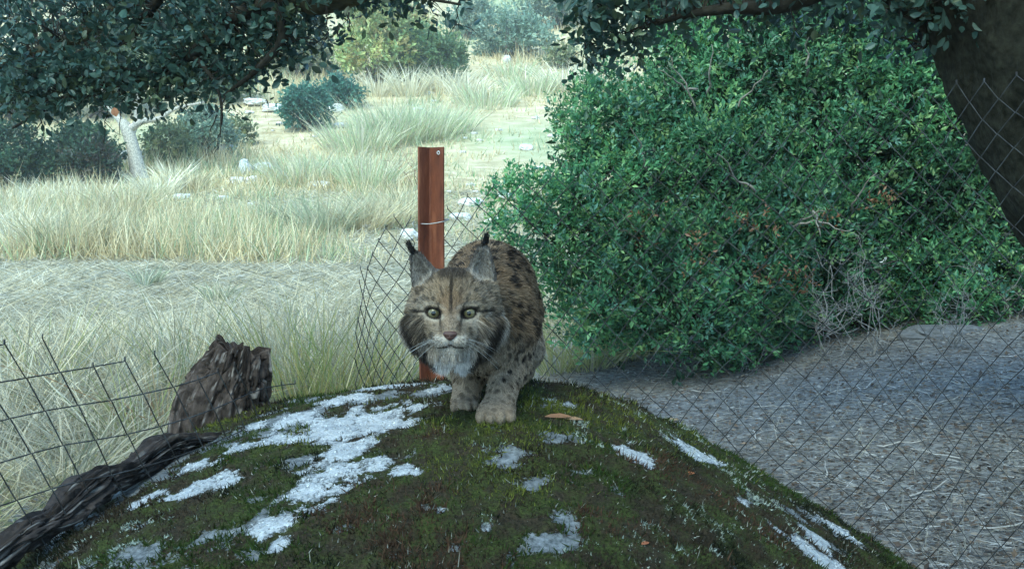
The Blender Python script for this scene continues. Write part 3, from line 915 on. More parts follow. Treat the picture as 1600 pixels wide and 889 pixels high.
    for s in (-1, 1):
        c = hp(s * .0325, -.0495, .0025)
        a = np.linspace(0, 2 * np.pi, 32, endpoint=False); t = np.linspace(.02, np.pi - .02, 18)
        A, TT = np.meshgrid(a, t)
        r = .0118
        Vs = np.stack([r * np.sin(TT) * np.cos(A), -r * np.cos(TT), r * np.sin(TT) * np.sin(A)], -1)
        ix = np.arange(A.size).reshape(A.shape); nx_ = np.roll(ix, -1, 1)
        Fs = np.stack([ix[:-1], nx_[:-1], nx_[1:], ix[1:]], -1).reshape(-1, 4)
        eo = link("eye", mesh_data("eye", Vs.reshape(-1, 3), Fs), m, root)
        eo.location = tuple(c - np.array(root.location))
    # nose leather
    m, nt, b = newmat("nose_leather"); b.inputs["Base Color"].default_value = (.085, .042, .030, 1); b.inputs["Roughness"].default_value = .45
    nzt = N(nt, "ShaderNodeTexNoise"); nzt.inputs["Scale"].default_value = 500
    bp = N(nt, "ShaderNodeBump"); bp.inputs["Strength"].default_value = .3; bp.inputs["Distance"].default_value = .001
    nt.links.new(nzt.outputs["Fac"], bp.inputs["Height"]); nt.links.new(bp.outputs[0], b.inputs["Normal"])
    a = np.linspace(0, 2 * np.pi, 24, endpoint=False); t = np.linspace(.03, np.pi - .03, 14)
    A, TT = np.meshgrid(a, t)
    xx = np.sin(TT) * np.cos(A); yy = -np.cos(TT); zq = np.sin(TT) * np.sin(A)
    wdt = .0125 * (1 + .35 * np.clip(zq, -1, 1))                 # wider above, pointed below
    Vs = np.stack([xx * wdt, yy * .009, zq * .0085 - .002 * (1 - np.abs(xx)) * (zq < 0)], -1)
    Vs[..., 1] += .004 * np.exp(-((np.abs(Vs[..., 0]) - .006) ** 2 + (Vs[..., 2] + .002) ** 2) / .000006)   # nostrils
    ix = np.arange(A.size).reshape(A.shape); nx_ = np.roll(ix, -1, 1)
    Fs = np.stack([ix[:-1], nx_[:-1], nx_[1:], ix[1:]], -1).reshape(-1, 4)
    no = link("nose", mesh_data("nose", Vs.reshape(-1, 3), Fs), m, root)
    no.location = tuple(hp(0, -.099, -.033) - np.array(root.location))
    # whiskers
    mw, nt, b = newmat("whisker"); b.inputs["Base Color"].default_value = (.6, .59, .55, 1); b.inputs["Roughness"].default_value = .4
    for s in (-1, 1):
        for i in range(4):
            r0 = hp(s * (.020 + .004 * (i % 3)), -.090, -.040 - .0035 * (i // 2))
            ln_ = .055 + .03 * rng.random()
            dr = np.array([s * (.75 + .2 * rng.random()), .05, -.15 - .14 * i + .2 * rng.random()])
            dr /= np.linalg.norm(dr)
            k = np.linspace(0, 1, 8)[:, None]
            pts = r0 + dr * ln_ * k + np.array([0, .02, -.022]) * k ** 2
            Vw, Fw = tube(pts, np.linspace(.00026, .00010, 8), 4)
            mk("whisker", Vw, Fw, None, mw, root)
    # ear tufts
    for (tp, tdir) in ((np.array([-.077, .010, .113]), np.array([-.35, .1, .8])), (np.array([.060, .012, .129]), np.array([.18, .1, 1.0]))):
        nn_ = 160
        pos = hp(*tp) + .0025 * rng.normal(size=(nn_, 3))
        dd = nrmz(tdir[None] + .13 * rng.normal(size=(nn_, 3)))
        Vt, Ft, Ct = blades(pos, dd, .1 * rng.normal(size=(nn_, 3)) * .5, (.016 + .014 * rng.random(nn_)), .0011, np.tile([.015, .014, .013], (nn_, 1)), 2)
        mk("ear_tuft", Vt, Ft, Ct, M_FUR, root, False)
    return root
LYNX = build_lynx()
# ------------------------------------------------------------------ rusty angle-iron post
def build_post():
    m, nt, b = newmat("rusty_iron")
    tc = N(nt, "ShaderNodeTexCoord")
    mp = N(nt, "ShaderNodeMapping"); mp.inputs["Scale"].default_value = (1, 1, .25); nt.links.new(tc.outputs["Object"], mp.inputs[0])
    nz = N(nt, "ShaderNodeTexNoise"); nz.inputs["Scale"].default_value = 28; nz.inputs["Detail"].default_value = 8; nz.inputs["Roughness"].default_value = .7
    nt.links.new(mp.outputs[0], nz.inputs["Vector"])
    rm = N(nt, "ShaderNodeValToRGB")
    e = rm.color_ramp.elements
    e[0].position = .25; e[0].color = (.050, .015, .009, 1); e[1].position = .8; e[1].color = (.42, .17, .080, 1)
    x = e.new(.5); x.color = (.185, .058, .026, 1)
    nt.links.new(nz.outputs["Fac"], rm.inputs[0]); nt.links.new(rm.outputs[0], b.inputs["Base Color"])
    b.inputs["Roughness"].default_value = .75; b.inputs["Metallic"].default_value = .15
    n2 = N(nt, "ShaderNodeTexNoise"); n2.inputs["Scale"].default_value = 350; n2.inputs["Detail"].default_value = 4
    nt.links.new(tc.outputs["Object"], n2.inputs["Vector"])
    bp = N(nt, "ShaderNodeBump"); bp.inputs["Strength"].default_value = .4; bp.inputs["Distance"].default_value = .001
    nt.links.new(n2.outputs["Fac"], bp.inputs["Height"]); nt.links.new(bp.outputs[0], b.inputs["Normal"])
    c = P(673, 400, 2.78)
    top = P(673, 231, 2.78)[2]; zb = float(ground(c[0], c[1])) - .25
    w, t = .049, .005
    # plan: inner corner turned to the camera; legs run forward left and forward right
    prof = np.array([[0, 0], [w, 0], [w, t], [t * 1.8, t], [t, t * 1.8], [t, w], [0, w]])
    ang = R(-126)
    ca, sa = math.cos(ang), math.sin(ang)
    prof = np.stack([prof[:, 0] * ca - prof[:, 1] * sa, prof[:, 0] * sa + prof[:, 1] * ca], -1)
    import bmesh
    bm = bmesh.new()
    zs = np.linspace(zb, top, 14)
    rings = [[bm.verts.new((c[0] + a + .0012 * math.sin(z * 5), c[1] + d, z)) for a, d in prof] for z in zs]
    for r0, r1 in zip(rings[:-1], rings[1:]):
        for i in range(len(prof)):
            j = (i + 1) % len(prof)
            bm.faces.new((r0[i], r0[j], r1[j], r1[i]))
    bm.faces.new(rings[-1]); bm.faces.new(rings[0][::-1])
    bmesh.ops.recalc_face_normals(bm, faces=bm.faces)
    me = bpy.data.meshes.new("angle_iron_post"); bm.to_mesh(me); bm.free()
    me.transform(Matrix.Translation((-c[0], -c[1], -zb)))
    o = link("angle_iron_post", me, m); o.location = (c[0], c[1], zb)
    tag(o, "rusty red angle-iron fence post standing behind the lynx", "fence post")
    off = np.array(o.location)
    # bolt hole near the top of the right leg
    mh, nt2, b2 = newmat("bare_metal_rim"); b2.inputs["Base Color"].default_value = (.75, .74, .70, 1); b2.inputs["Roughness"].default_value = .5
    hp_ = P(685, 239, 2.755)
    a = np.linspace(0, 2 * np.pi, 14)
    pts = np.stack([hp_[0] + .0032 * np.cos(a), hp_[1] - .001 + 0 * a, hp_[2] + .0040 * np.sin(a)], -1)
    # tie wire round the post
    mw, nt3, b3 = newmat("tie_wire"); b3.inputs["Base Color"].default_value = (.42, .41, .38, 1); b3.inputs["Roughness"].default_value = .5; b3.inputs["Metallic"].default_value = .6
    q = [P(652, 352, 2.79), P(657, 350, 2.745), P(672, 350, 2.738), P(694, 346, 2.74), P(700, 343, 2.79), P(676, 346, 2.80), P(652, 352, 2.79)]
    Vw, Fw = tube(curve(q, 40), .0016, 6)
    mk("tie_wire", Vw, Fw, None, mw, o)
    Vw, Fw = tube(curve([P(652, 352, 2.785), P(649, 357, 2.77), P(645, 350, 2.77), P(647, 346, 2.78)], 12), .0014, 5)
    mk("tie_wire", Vw, Fw, None, mw, o)
    Vh, Fh = tube(pts, .0013, 5, False)
    mk("bolt_hole_rim", Vh, Fh, None, mh, o)
    return o
POST = build_post()

# ------------------------------------------------------------------ chain-link fence
def mat_wire():
    m, nt, b = newmat("weathered_wire")
    tc = N(nt, "ShaderNodeTexCoord")
    nz = N(nt, "ShaderNodeTexNoise"); nz.inputs["Scale"].default_value = 30; nz.inputs["Detail"].default_value = 5
    nt.links.new(tc.outputs["Object"], nz.inputs["Vector"])
    rm = N(nt, "ShaderNodeValToRGB")
    rm.color_ramp.elements[0].position = .38; rm.color_ramp.elements[0].color = (.032, .028, .025, 1)
    rm.color_ramp.elements[1].position = .62; rm.color_ramp.elements[1].color = (.085, .085, .082, 1)
    nt.links.new(nz.outputs["Fac"], rm.inputs[0]); nt.links.new(rm.outputs[0], b.inputs["Base Color"])
    b.inputs["Roughness"].default_value = .55; b.inputs["Metallic"].default_value = .5
    return m
M_WIRE = mat_wire()

def chain_link(root, ctrl, w, hgt, rows, shear=0.0, tilt=0.0, wob=.004, seed=1, rad=.00115, flat=False):
    """ctrl: (x, y, ztop) along the fence line. Every zigzag wire is one mesh hooked into its neighbours."""
    path = curve(ctrl, 200)
    seg = np.r_[0, np.cumsum(np.linalg.norm(np.diff(path[:, :2], axis=0), axis=1) + .35 * np.abs(np.diff(path[:, 2])))]
    tot = seg[-1]
    zmax = path[:, 2].max()
    def at(u):
        u = np.clip(u, 0, tot)
        return np.stack([np.interp(u, seg, path[:, k]) for k in range(3)], -1)
    n = int(tot / (w / 2))
    for i in range(n):
        j = np.arange(rows + 1)
        if tilt:                                   # lattice lies askew: start where it crosses the upper edge
            j = j + int(math.ceil(-tilt * i * w / 2 / (hgt / 2)))
        if flat:                                   # torn edge cuts across an upright lattice
            zc = np.interp(min((i + .5) * w / 2, tot), seg, path[:, 2])
            j = j + int((zmax - zc) / (hgt / 2))
        u = (i + ((j + i) % 2)) * w / 2
        v = j * hgt / 2
        uu = np.clip(u + shear * v, 0, tot)
        p = at(uu)
        if flat: p[:, 2] = zmax
        p[:, 2] -= v + tilt * u
        nzp = np.stack([u * 5, v * 5, np.zeros_like(u)], -1)
        p[:, 0] += wob * 4 * vnoise(nzp, seed); p[:, 1] += wob * 6 * vnoise(nzp, seed + 1); p[:, 2] += wob * 3 * vnoise(nzp, seed + 2)
        p[:, 1] += np.where((j + i) % 2, .0016, -.0016)
        g = ground(p[:, 0], p[:, 1]) + .004
        if (p[1:, 2] < g[1:]).all(): continue
        cut = np.argmax(p[:, 2] < g) if (p[:, 2] < g).any() else len(p)
        p = p[:max(cut, 3)]
        # twisted upper end
        tip = p[0] + np.array([0, 0, .008])
        pts = np.concatenate([[tip], np.repeat(p, 2, 0)])
        # round the bends a little
        k = len(p)
        rp2 = [tip]
        for a in range(k):
            if a > 0: rp2.append(p[a] * .93 + p[a - 1] * .07)
            rp2.append(p[a])
            if a < k - 1: rp2.append(p[a] * .93 + p[a + 1] * .07)
        V, F = tube(np.array(rp2), rad, 4)
        mk("wire", V, F, None, M_WIRE, root)

def c3(px, py, d):
    return P(px, py, d)

def build_fences():
    r = thing("chain_link_fence", "chain-link fence of thin wire running from the rusty post past the big green shrub", "fence", P(690, 620, 2.78))
    chain_link(r, [c3(690, 322, 2.775), c3(745, 297, 2.85), c3(840, 283, 2.85), c3(1000, 258, 2.82), c3(1200, 212, 2.7), c3(1400, 160, 2.5), c3(1560, 118, 2.28), c3(1720, 70, 2.1)],
               .085, .085, 28, 0, 0, .005, 3)
    # the torn end that hangs from the post
    r2 = thing("torn_chain_link_fence", "torn grey chain-link mesh hanging from the post down to the boulder", "fence", P(640, 620, 2.78))
    chain_link(r2, [c3(656, 338, 2.785), c3(630, 362, 2.78), c3(602, 385, 2.76), c3(584, 412, 2.74), c3(572, 448, 2.70), c3(560, 500, 2.68), c3(553, 540, 2.66)],
               .058, .066, 18, 0, 0, .007, 9, flat=True)
    r3 = thing("sagging_chain_link_fence", "sagging chain-link fence leaning across the stump beside the boulder", "fence", P(200, 760, 2.0))
    chain_link(r3, [c3(455, 590, 2.36), c3(420, 574, 2.26), c3(350, 566, 2.12), c3(275, 560, 2.02), c3(190, 548, 1.94), c3(110, 531, 1.86), c3(30, 520, 1.78), c3(-80, 508, 1.70)],
               .104, .078, 22, .36, -.38, .004, 15, .0013)
build_fences()

# ------------------------------------------------------------------ rotten stump and log
def barky(name, base, axis_pts, radii, squash, seed, n_ang=150, lump=.12, lfreq=2.0, n_len=90, ridge=.010, jag=.02, mat=None, cols=None, label=None, cat=None):
    cp = curve([np.r_[a, r] for a, r in zip(axis_pts, radii)], n_len)
    c, r = cp[:, :3], cp[:, 3]
    t = nrmz(np.gradient(c, axis=0))
    ref = np.array([1.0, 0, 0])
    U = nrmz(ref - t * (t @ ref)[:, None]); W = np.cross(t, U)
    a = np.linspace(0, 2 * np.pi, n_ang, endpoint=False)
    v = np.linspace(0, 1, n_len)
    ln = np.linalg.norm(axis_pts[-1] - axis_pts[0])
    A, Vv = np.meshgrid(a, v)
    rb = np.stack([np.cos(A) * 5.5, np.sin(A) * 5.5, Vv * ln * 9], -1)
    rid = fbm(rb, 4, seed); plates = np.abs(fbm(rb * np.array([1, 1, 1.6]), 3, seed + 5))
    rr = r[:, None] * (1 + lump * fbm(np.stack([np.cos(A), np.sin(A), Vv * lfreq], -1), 3, seed + 9)) + ridge * (rid * 1.3 - sstep(.12, 0, plates) * .9)
    V = c[:, None] + rr[..., None] * (np.cos(A)[..., None] * U[:, None] + squash * np.sin(A)[..., None] * W[:, None])
    # jagged upper end
    V = V + (sstep(.75, 1, Vv) * jag * fbm(np.stack([np.cos(A) * 3, np.sin(A) * 3, 0 * A], -1), 3, seed + 3) * 2.2)[..., None] * t[:, None]
    idx = np.arange(A.size).reshape(A.shape); nx = np.roll(idx, -1, 1)
    F = np.stack([idx[:-1], nx[:-1], nx[1:], idx[1:]], -1).reshape(-1, 4)
    F = np.concatenate([F[:, [0, 1, 2]], F[:, [0, 2, 3]]])
    VV = V.reshape(-1, 3)
    cen = np.array([V[-1].mean(0) - t[-1] * .03, V[0].mean(0)])
    nV = len(VV)
    F = np.concatenate([F, np.stack([idx[-1], nx[-1], np.full(n_ang, nV)], -1), np.stack([nx[0], idx[0], np.full(n_ang, nV + 1)], -1)])
    VV = np.concatenate([VV, cen])
    cl = np.asarray(cols, float)
    f = np.clip(.5 + 1.4 * fbm(rb * np.array([1.7, 1.7, 1.2]), 4, seed + 13), 0, 1)[..., None]
    C = cl[0] * (1 - f) + cl[1] * f
    sp = sstep(.25, .5, fbm(rb * 2.3, 3, seed + 7))[..., None]
    C = C * (1 - sp) + cl[2] * sp
    C = np.concatenate([C.reshape(-1, 3), np.tile(cl[0], (2, 1))])
    o = mk(name, VV, F, C, mat, None, True, loc=base)
    return tag(o, label, cat)

barky("tree_stump", P(350, 690, 2.38), [P(345, 760, 2.40), P(346, 680, 2.40), P(356, 620, 2.40), P(367, 578, 2.40), P(374, 546, 2.40)], [.125, .112, .098, .080, .062], .55, 71,
      230, .14, 2.0, 100, .018, .018, M_FURROW, [[.028, .021, .017], [.14, .105, .085], [.36, .31, .27]], "short rotten tree stump with furrowed brown bark standing behind the sagging wire", "stump")
barky("rotten_log", P(150, 790, 1.9), [P(400, 672, 2.26), P(320, 690, 2.16), P(262, 700, 2.10), P(205, 738, 2.00), P(150, 756, 1.94), P(85, 812, 1.85), P(20, 848, 1.78), P(-90, 935, 1.68)], [.010, .022, .034, .026, .036, .030, .036, .03], .7, 91,
      100, .55, 9.0, 190, .018, .03, M_BARK, [[.014, .012, .011], [.060, .048, .042], [.24, .22, .20]], "dark decayed log lying along the edge of the boulder below the stump", "log")
# ------------------------------------------------------------------ leafy crowns
UP = np.array([0, 0, 1.0])

def shoots(p0, ax, k, slen, L, W, up=.35, spread=.85, jl=.25):
    """k leaves along each shoot; returns leaf base, direction, normal, length, width"""
    n = len(p0)
    t = (np.arange(k)[None] + rng.random((n, k))) / k
    ax = nrmz(ax)
    r = rng.normal(size=(n, k, 3)); r -= (r * ax[:, None]).sum(-1, keepdims=True) * ax[:, None]; r = nrmz(r)
    slen = np.broadcast_to(slen, (n,))
    pos = p0[:, None] + ax[:, None] * (t * slen[:, None])[..., None] + .1 * slen[:, None, None] * r * rng.random((n, k, 1))
    d = nrmz(ax[:, None] * (.35 + .5 * t[..., None]) + r * spread + UP * up * .4)
    nr = nrmz(UP * up + ax[:, None] * .5 + .55 * rng.normal(size=(n, k, 3)))
    ll = L * (1 + jl * rng.normal(size=(n, k))).clip(.45, 1.7)
    return pos.reshape(-1, 3), d.reshape(-1, 3), nr.reshape(-1, 3), ll.ravel(), (W / L) * ll.ravel()

def lobes_points(lobes, n, shell=.35, low=-.7):
    """points through the outer part of a union of lobes, with outward directions"""
    lobes = np.asarray(lobes, float)
    ar = (lobes[:, 3] * lobes[:, 4] + lobes[:, 4] * lobes[:, 5] + lobes[:, 3] * lobes[:, 5])
    out_p, out_d = [], []
    need = n
    while need > 0:
        i = rng.choice(len(lobes), need * 2, p=ar / ar.sum())
        d = nrmz(rng.normal(size=(len(i), 3)))
        r = 1 - shell * rng.random(len(i)) ** 1.6 + .06 * rng.normal(size=len(i))
        q = lobes[i, :3] + d * lobes[i, 3:6] * r[:, None]
        ins = np.zeros(len(i), bool)
        for j in range(len(lobes)):
            ins |= (np.linalg.norm((q - lobes[j, :3]) / lobes[j, 3:6], axis=1) < .72) & (i != j)
        k = ~ins & (d[:, 2] > low)
        q, d = q[k][:need], d[k][:need]
        out_p.append(q); out_d.append(d); need -= len(q)
    return np.concatenate(out_p), np.concatenate(out_d)

def crown(parent, lobes, n_shoot, k, slen, L, W, cols, wts=None, mat=None, tpl=LEAF4, name="foliage", low=-.7, shell=.4, dirup=.5, clump=None):
    p, d = lobes_points(lobes, n_shoot, shell, low)
    ax = nrmz(d + dirup * UP + .45 * rng.normal(size=d.shape))
    pos, dd, nn, ll, ww = shoots(p, ax, k, slen * (.5 + rng.random(len(p))), L, W, jl=.36)
    V, F, m = inst(tpl, pos, dd, nn, ll, ww)
    # colour varies by clump, by shoot and by leaf
    base = pick(cols, len(p), .10, wts)
    cl = fbm(p * (clump or 2.0), 3, 77)[:, None]
    base = base * (1 + .6 * cl)
    c = np.repeat(base, k, 0) * (1 + .16 * rng.normal(size=(len(pos), 1))).clip(.5, 1.6)
    o = mk(name, V, F, np.repeat(c, m, 0), mat or M_LEAF, parent, False)
    o["kind"] = "stuff"
    return o

def wander(a, b, n=9, amp=.08, r0=.02, r1=.006):
    a = np.asarray(a, float); b = np.asarray(b, float)
    t = np.linspace(0, 1, n)[:, None]
    p = a + (b - a) * t
    L = np.linalg.norm(b - a)
    w = np.cumsum(rng.normal(size=(n, 3)), 0) * amp * L / math.sqrt(n)
    w -= w[:1]; w -= t * w[-1:]
    return p + w, np.linspace(r0, r1, n)

# ------------------------------------------------------------------ the big evergreen shrub on the right
def build_mastic():
    base = gp(1240, 540)
    base = np.array([1.75, 6.3, float(ground(1.75, 6.3))])
    root = thing("mastic_shrub", "huge dense evergreen shrub with small glossy leaves behind the wire fence", "shrub", base)
    L = []
    # lobes: photo place, depth, radius in metres
    for px, py, d, r in [(962, 230, 6.0, .27), (945, 292, 5.9, .26), (990, 330, 5.8, .36), (858, 335, 5.7, .17), (815, 335, 5.7, .09), (845, 368, 5.6, .14), (915, 398, 5.6, .26), (928, 192, 6.2, .12), (940, 150, 6.3, .05),
                         (1012, 440, 5.5, .36), (965, 480, 5.4, .22), (1085, 498, 5.3, .28), (1085, 230, 6.3, .48), (1105, 90, 6.5, .33), (1135, 10, 6.6, .45), (1085, 20, 6.7, .25), (1090, 145, 6.5, .34),
                         (1150, 330, 6.0, .60), (1190, 160, 6.4, .56), (1220, 60, 6.6, .5), (1135, 440, 5.6, .40), (1290, 250, 6.3, .66), (1310, 110, 6.5, .6), (1330, 10, 6.6, .5), (1240, 400, 6.0, .5),
                         (1420, 200, 6.4, .66), (1440, 330, 6.3, .55), (1380, 400, 6.3, .45), (1450, 60, 6.6, .6), (1180, 500, 5.7, .25), (1540, 430, 6.0, .4), (1500, 470, 5.8, .24), (1580, 350, 6.2, .6), (1560, 200, 6.6, .7), (1680, 300, 6.3, .7), (1440, 470, 6.0, .22), (1250, 500, 6.1, .2), (1330, 470, 6.2, .24),
                         (1240, 240, 6.9, .75), (1420, 240, 7.1, .9), (1110, 330, 6.7, .55), (1570, 60, 7, .8)]:
        c = P(px, py, d); L.append([*c, r, r * .9, r * .95])
    lobes = np.array(L)
    lobes[:, 2] = np.maximum(lobes[:, 2], ground(lobes[:, 0], lobes[:, 1]) + lobes[:, 5] * .55)
    bumps = []
    for i in range(210):
        b = lobes[rng.integers(len(lobes))]; dv = nrmz(rng.normal(size=3) + np.array([-.15, -.5, .25]))
        r = rng.uniform(.05, .13); bumps.append([*(b[:3] + dv * b[3:6] * .97), r, r, r * 1.15])
    bumps = np.array(bumps); bumps[:, 2] = np.maximum(bumps[:, 2], ground(bumps[:, 0], bumps[:, 1]) + .08)
    crown(root, np.concatenate([lobes, bumps]), 24000, 10, .105, .029, .0138, [[.070, .175, .082], [.110, .250, .105], [.165, .325, .125], [.240, .375, .130], [.130, .255, .175]], [.28, .28, .22, .12, .10], low=-.85, shell=.5, dirup=.45, clump=2.4)
    # inner fill leaves, coloured darker to stand for the shaded interior
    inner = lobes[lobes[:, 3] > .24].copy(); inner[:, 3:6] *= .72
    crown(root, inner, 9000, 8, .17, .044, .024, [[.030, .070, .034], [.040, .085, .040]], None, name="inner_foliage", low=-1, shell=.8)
    # inner dark brush so the middle is not empty
    for i in range(26):
        j = rng.integers(len(lobes))
        f0 = base + np.array([rng.normal() * .5, rng.normal() * .3, 0]); f0[2] = float(ground(f0[0], f0[1])) - .03
        pts, rr = wander(f0, lobes[j, :3], 12, .12, .022, .007)
        V, F = tube(curve(np.c_[pts, rr], 24)[:, :3], curve(np.c_[pts, rr], 24)[:, 3], 6)
        mk("stem", V, F, np.tile([.075, .062, .05], (len(V), 1)), M_TWIG, root)
    # pale bare branches that show among the leaves
    for px, py, d, qx, qy in [(1110, 190, 5.75, 1050, 90), (1105, 150, 5.8, 1112, 70), (1090, 140, 5.8, 1030, 110), (1180, 300, 5.3, 1120, 240), (1260, 120, 5.9, 1265, 50), (1020, 270, 5.6, 985, 200), (1150, 170, 5.75, 1200, 110), (1330, 330, 5.6, 1370, 270), (1230, 350, 5.45, 1290, 330), (1240, 355, 5.4, 1330, 360), (1270, 330, 5.4, 1282, 370), (1000, 380, 5.4, 950, 340)]:
        pts, rr = wander(P(px, py, d), P(qx, qy, d - .15), 9, .12, .008, .002)
        V, F = tube(pts, rr, 5)
        mk("branch", V, F, np.tile([.24, .215, .175], (len(V), 1)), M_TWIG, root)
    # dead brown sprays inside the fence side
    a = Acc()
    for px, py, d in [(1180, 345, 5.3), (1240, 440, 5.35), (1375, 305, 5.6), (1190, 420, 5.3), (1000, 350, 5.3), (1280, 335, 5.5), (1085, 395, 5.2)]:
        p = P(px, py, d)[None] + .05 * rng.normal(size=(14, 3))
        pos, dd, nn, ll, ww = shoots(p, rng.normal(size=(14, 3)), 5, .06, .028, .011)
        V, F, m = inst(LEAF5, pos, dd, nn, ll, ww)
        a.add(V, F, np.repeat(pick([[.24, .11, .05], [.30, .16, .08]], len(pos)), m, 0))
    a.build("dead_leaves", M_LEAF, root)["kind"] = "stuff"
    return root
build_mastic()

def twiggy(name, label, base, h, n, spread, col, cat="shrub", group=None, r0=.006, levels=2, lean=(0, 0, 0)):
    root = thing(name, label, cat, base, group)
    a = Acc()
    for i in range(n):
        ang = rng.random() * 6.28
        tipp = base + np.array([math.cos(ang) * spread * (.3 + rng.random()), math.sin(ang) * spread * .7, h * (.55 + .5 * rng.random())]) + np.array(lean) * h
        pts, rr = wander(base + .02 * rng.normal(size=3) * [1, 1, 0], tipp, 10, .16, r0, r0 * .25)
        V, F = tube(pts, rr, 5); a.add(V, F, col)
        for s in range(7):
            j = rng.integers(3, 9)
            t2 = pts[j] + np.array([rng.normal(), rng.normal() * .7, .2 + .7 * rng.random()]) * h * .17
            p2, r2 = wander(pts[j], t2, 6, .2, rr[j] * .75, r0 * .15)
            V, F = tube(p2, r2, 4); a.add(V, F, col)
            if levels > 1:
                for q in range(2):
                    t3 = p2[3] + np.array([rng.normal(), rng.normal() * .7, .3 + rng.random() * .4]) * h * .08
                    p3, r3 = wander(p2[3], t3, 4, .2, r2[3] * .8, r0 * .1)
                    V, F = tube(p3, r3, 3); a.add(V, F, col)
    a.build("twigs", M_TWIG, root)
    return root

for (px, py, h, sp, l) in [(1285, 528, .62, .22, "grey dead bush with bare branches rising against the shrub"), (1368, 520, .55, .16, "thin bare dead bush with pale stalk against the shrub"),
                        (1165, 545, .34, .12, "small dry bush with reddish bare twigs at the foot of the shrub"), (1490, 508, .38, .14, "low leafless weed beside the dark end of the shrub"),
                        (1575, 470, .42, .22, "pale grey tangle of bare weed stalks near the oak trunk")]:
    b = gp(px, py + 14, 3.0, 9); b[1] -= .35; b[0] *= b[1] / (b[1] + .35); b[2] = float(ground(b[0], b[1]))
    twiggy("dead_bush", l, b, h, 6, sp, [.27, .25, .225], "bush", None, .0034)

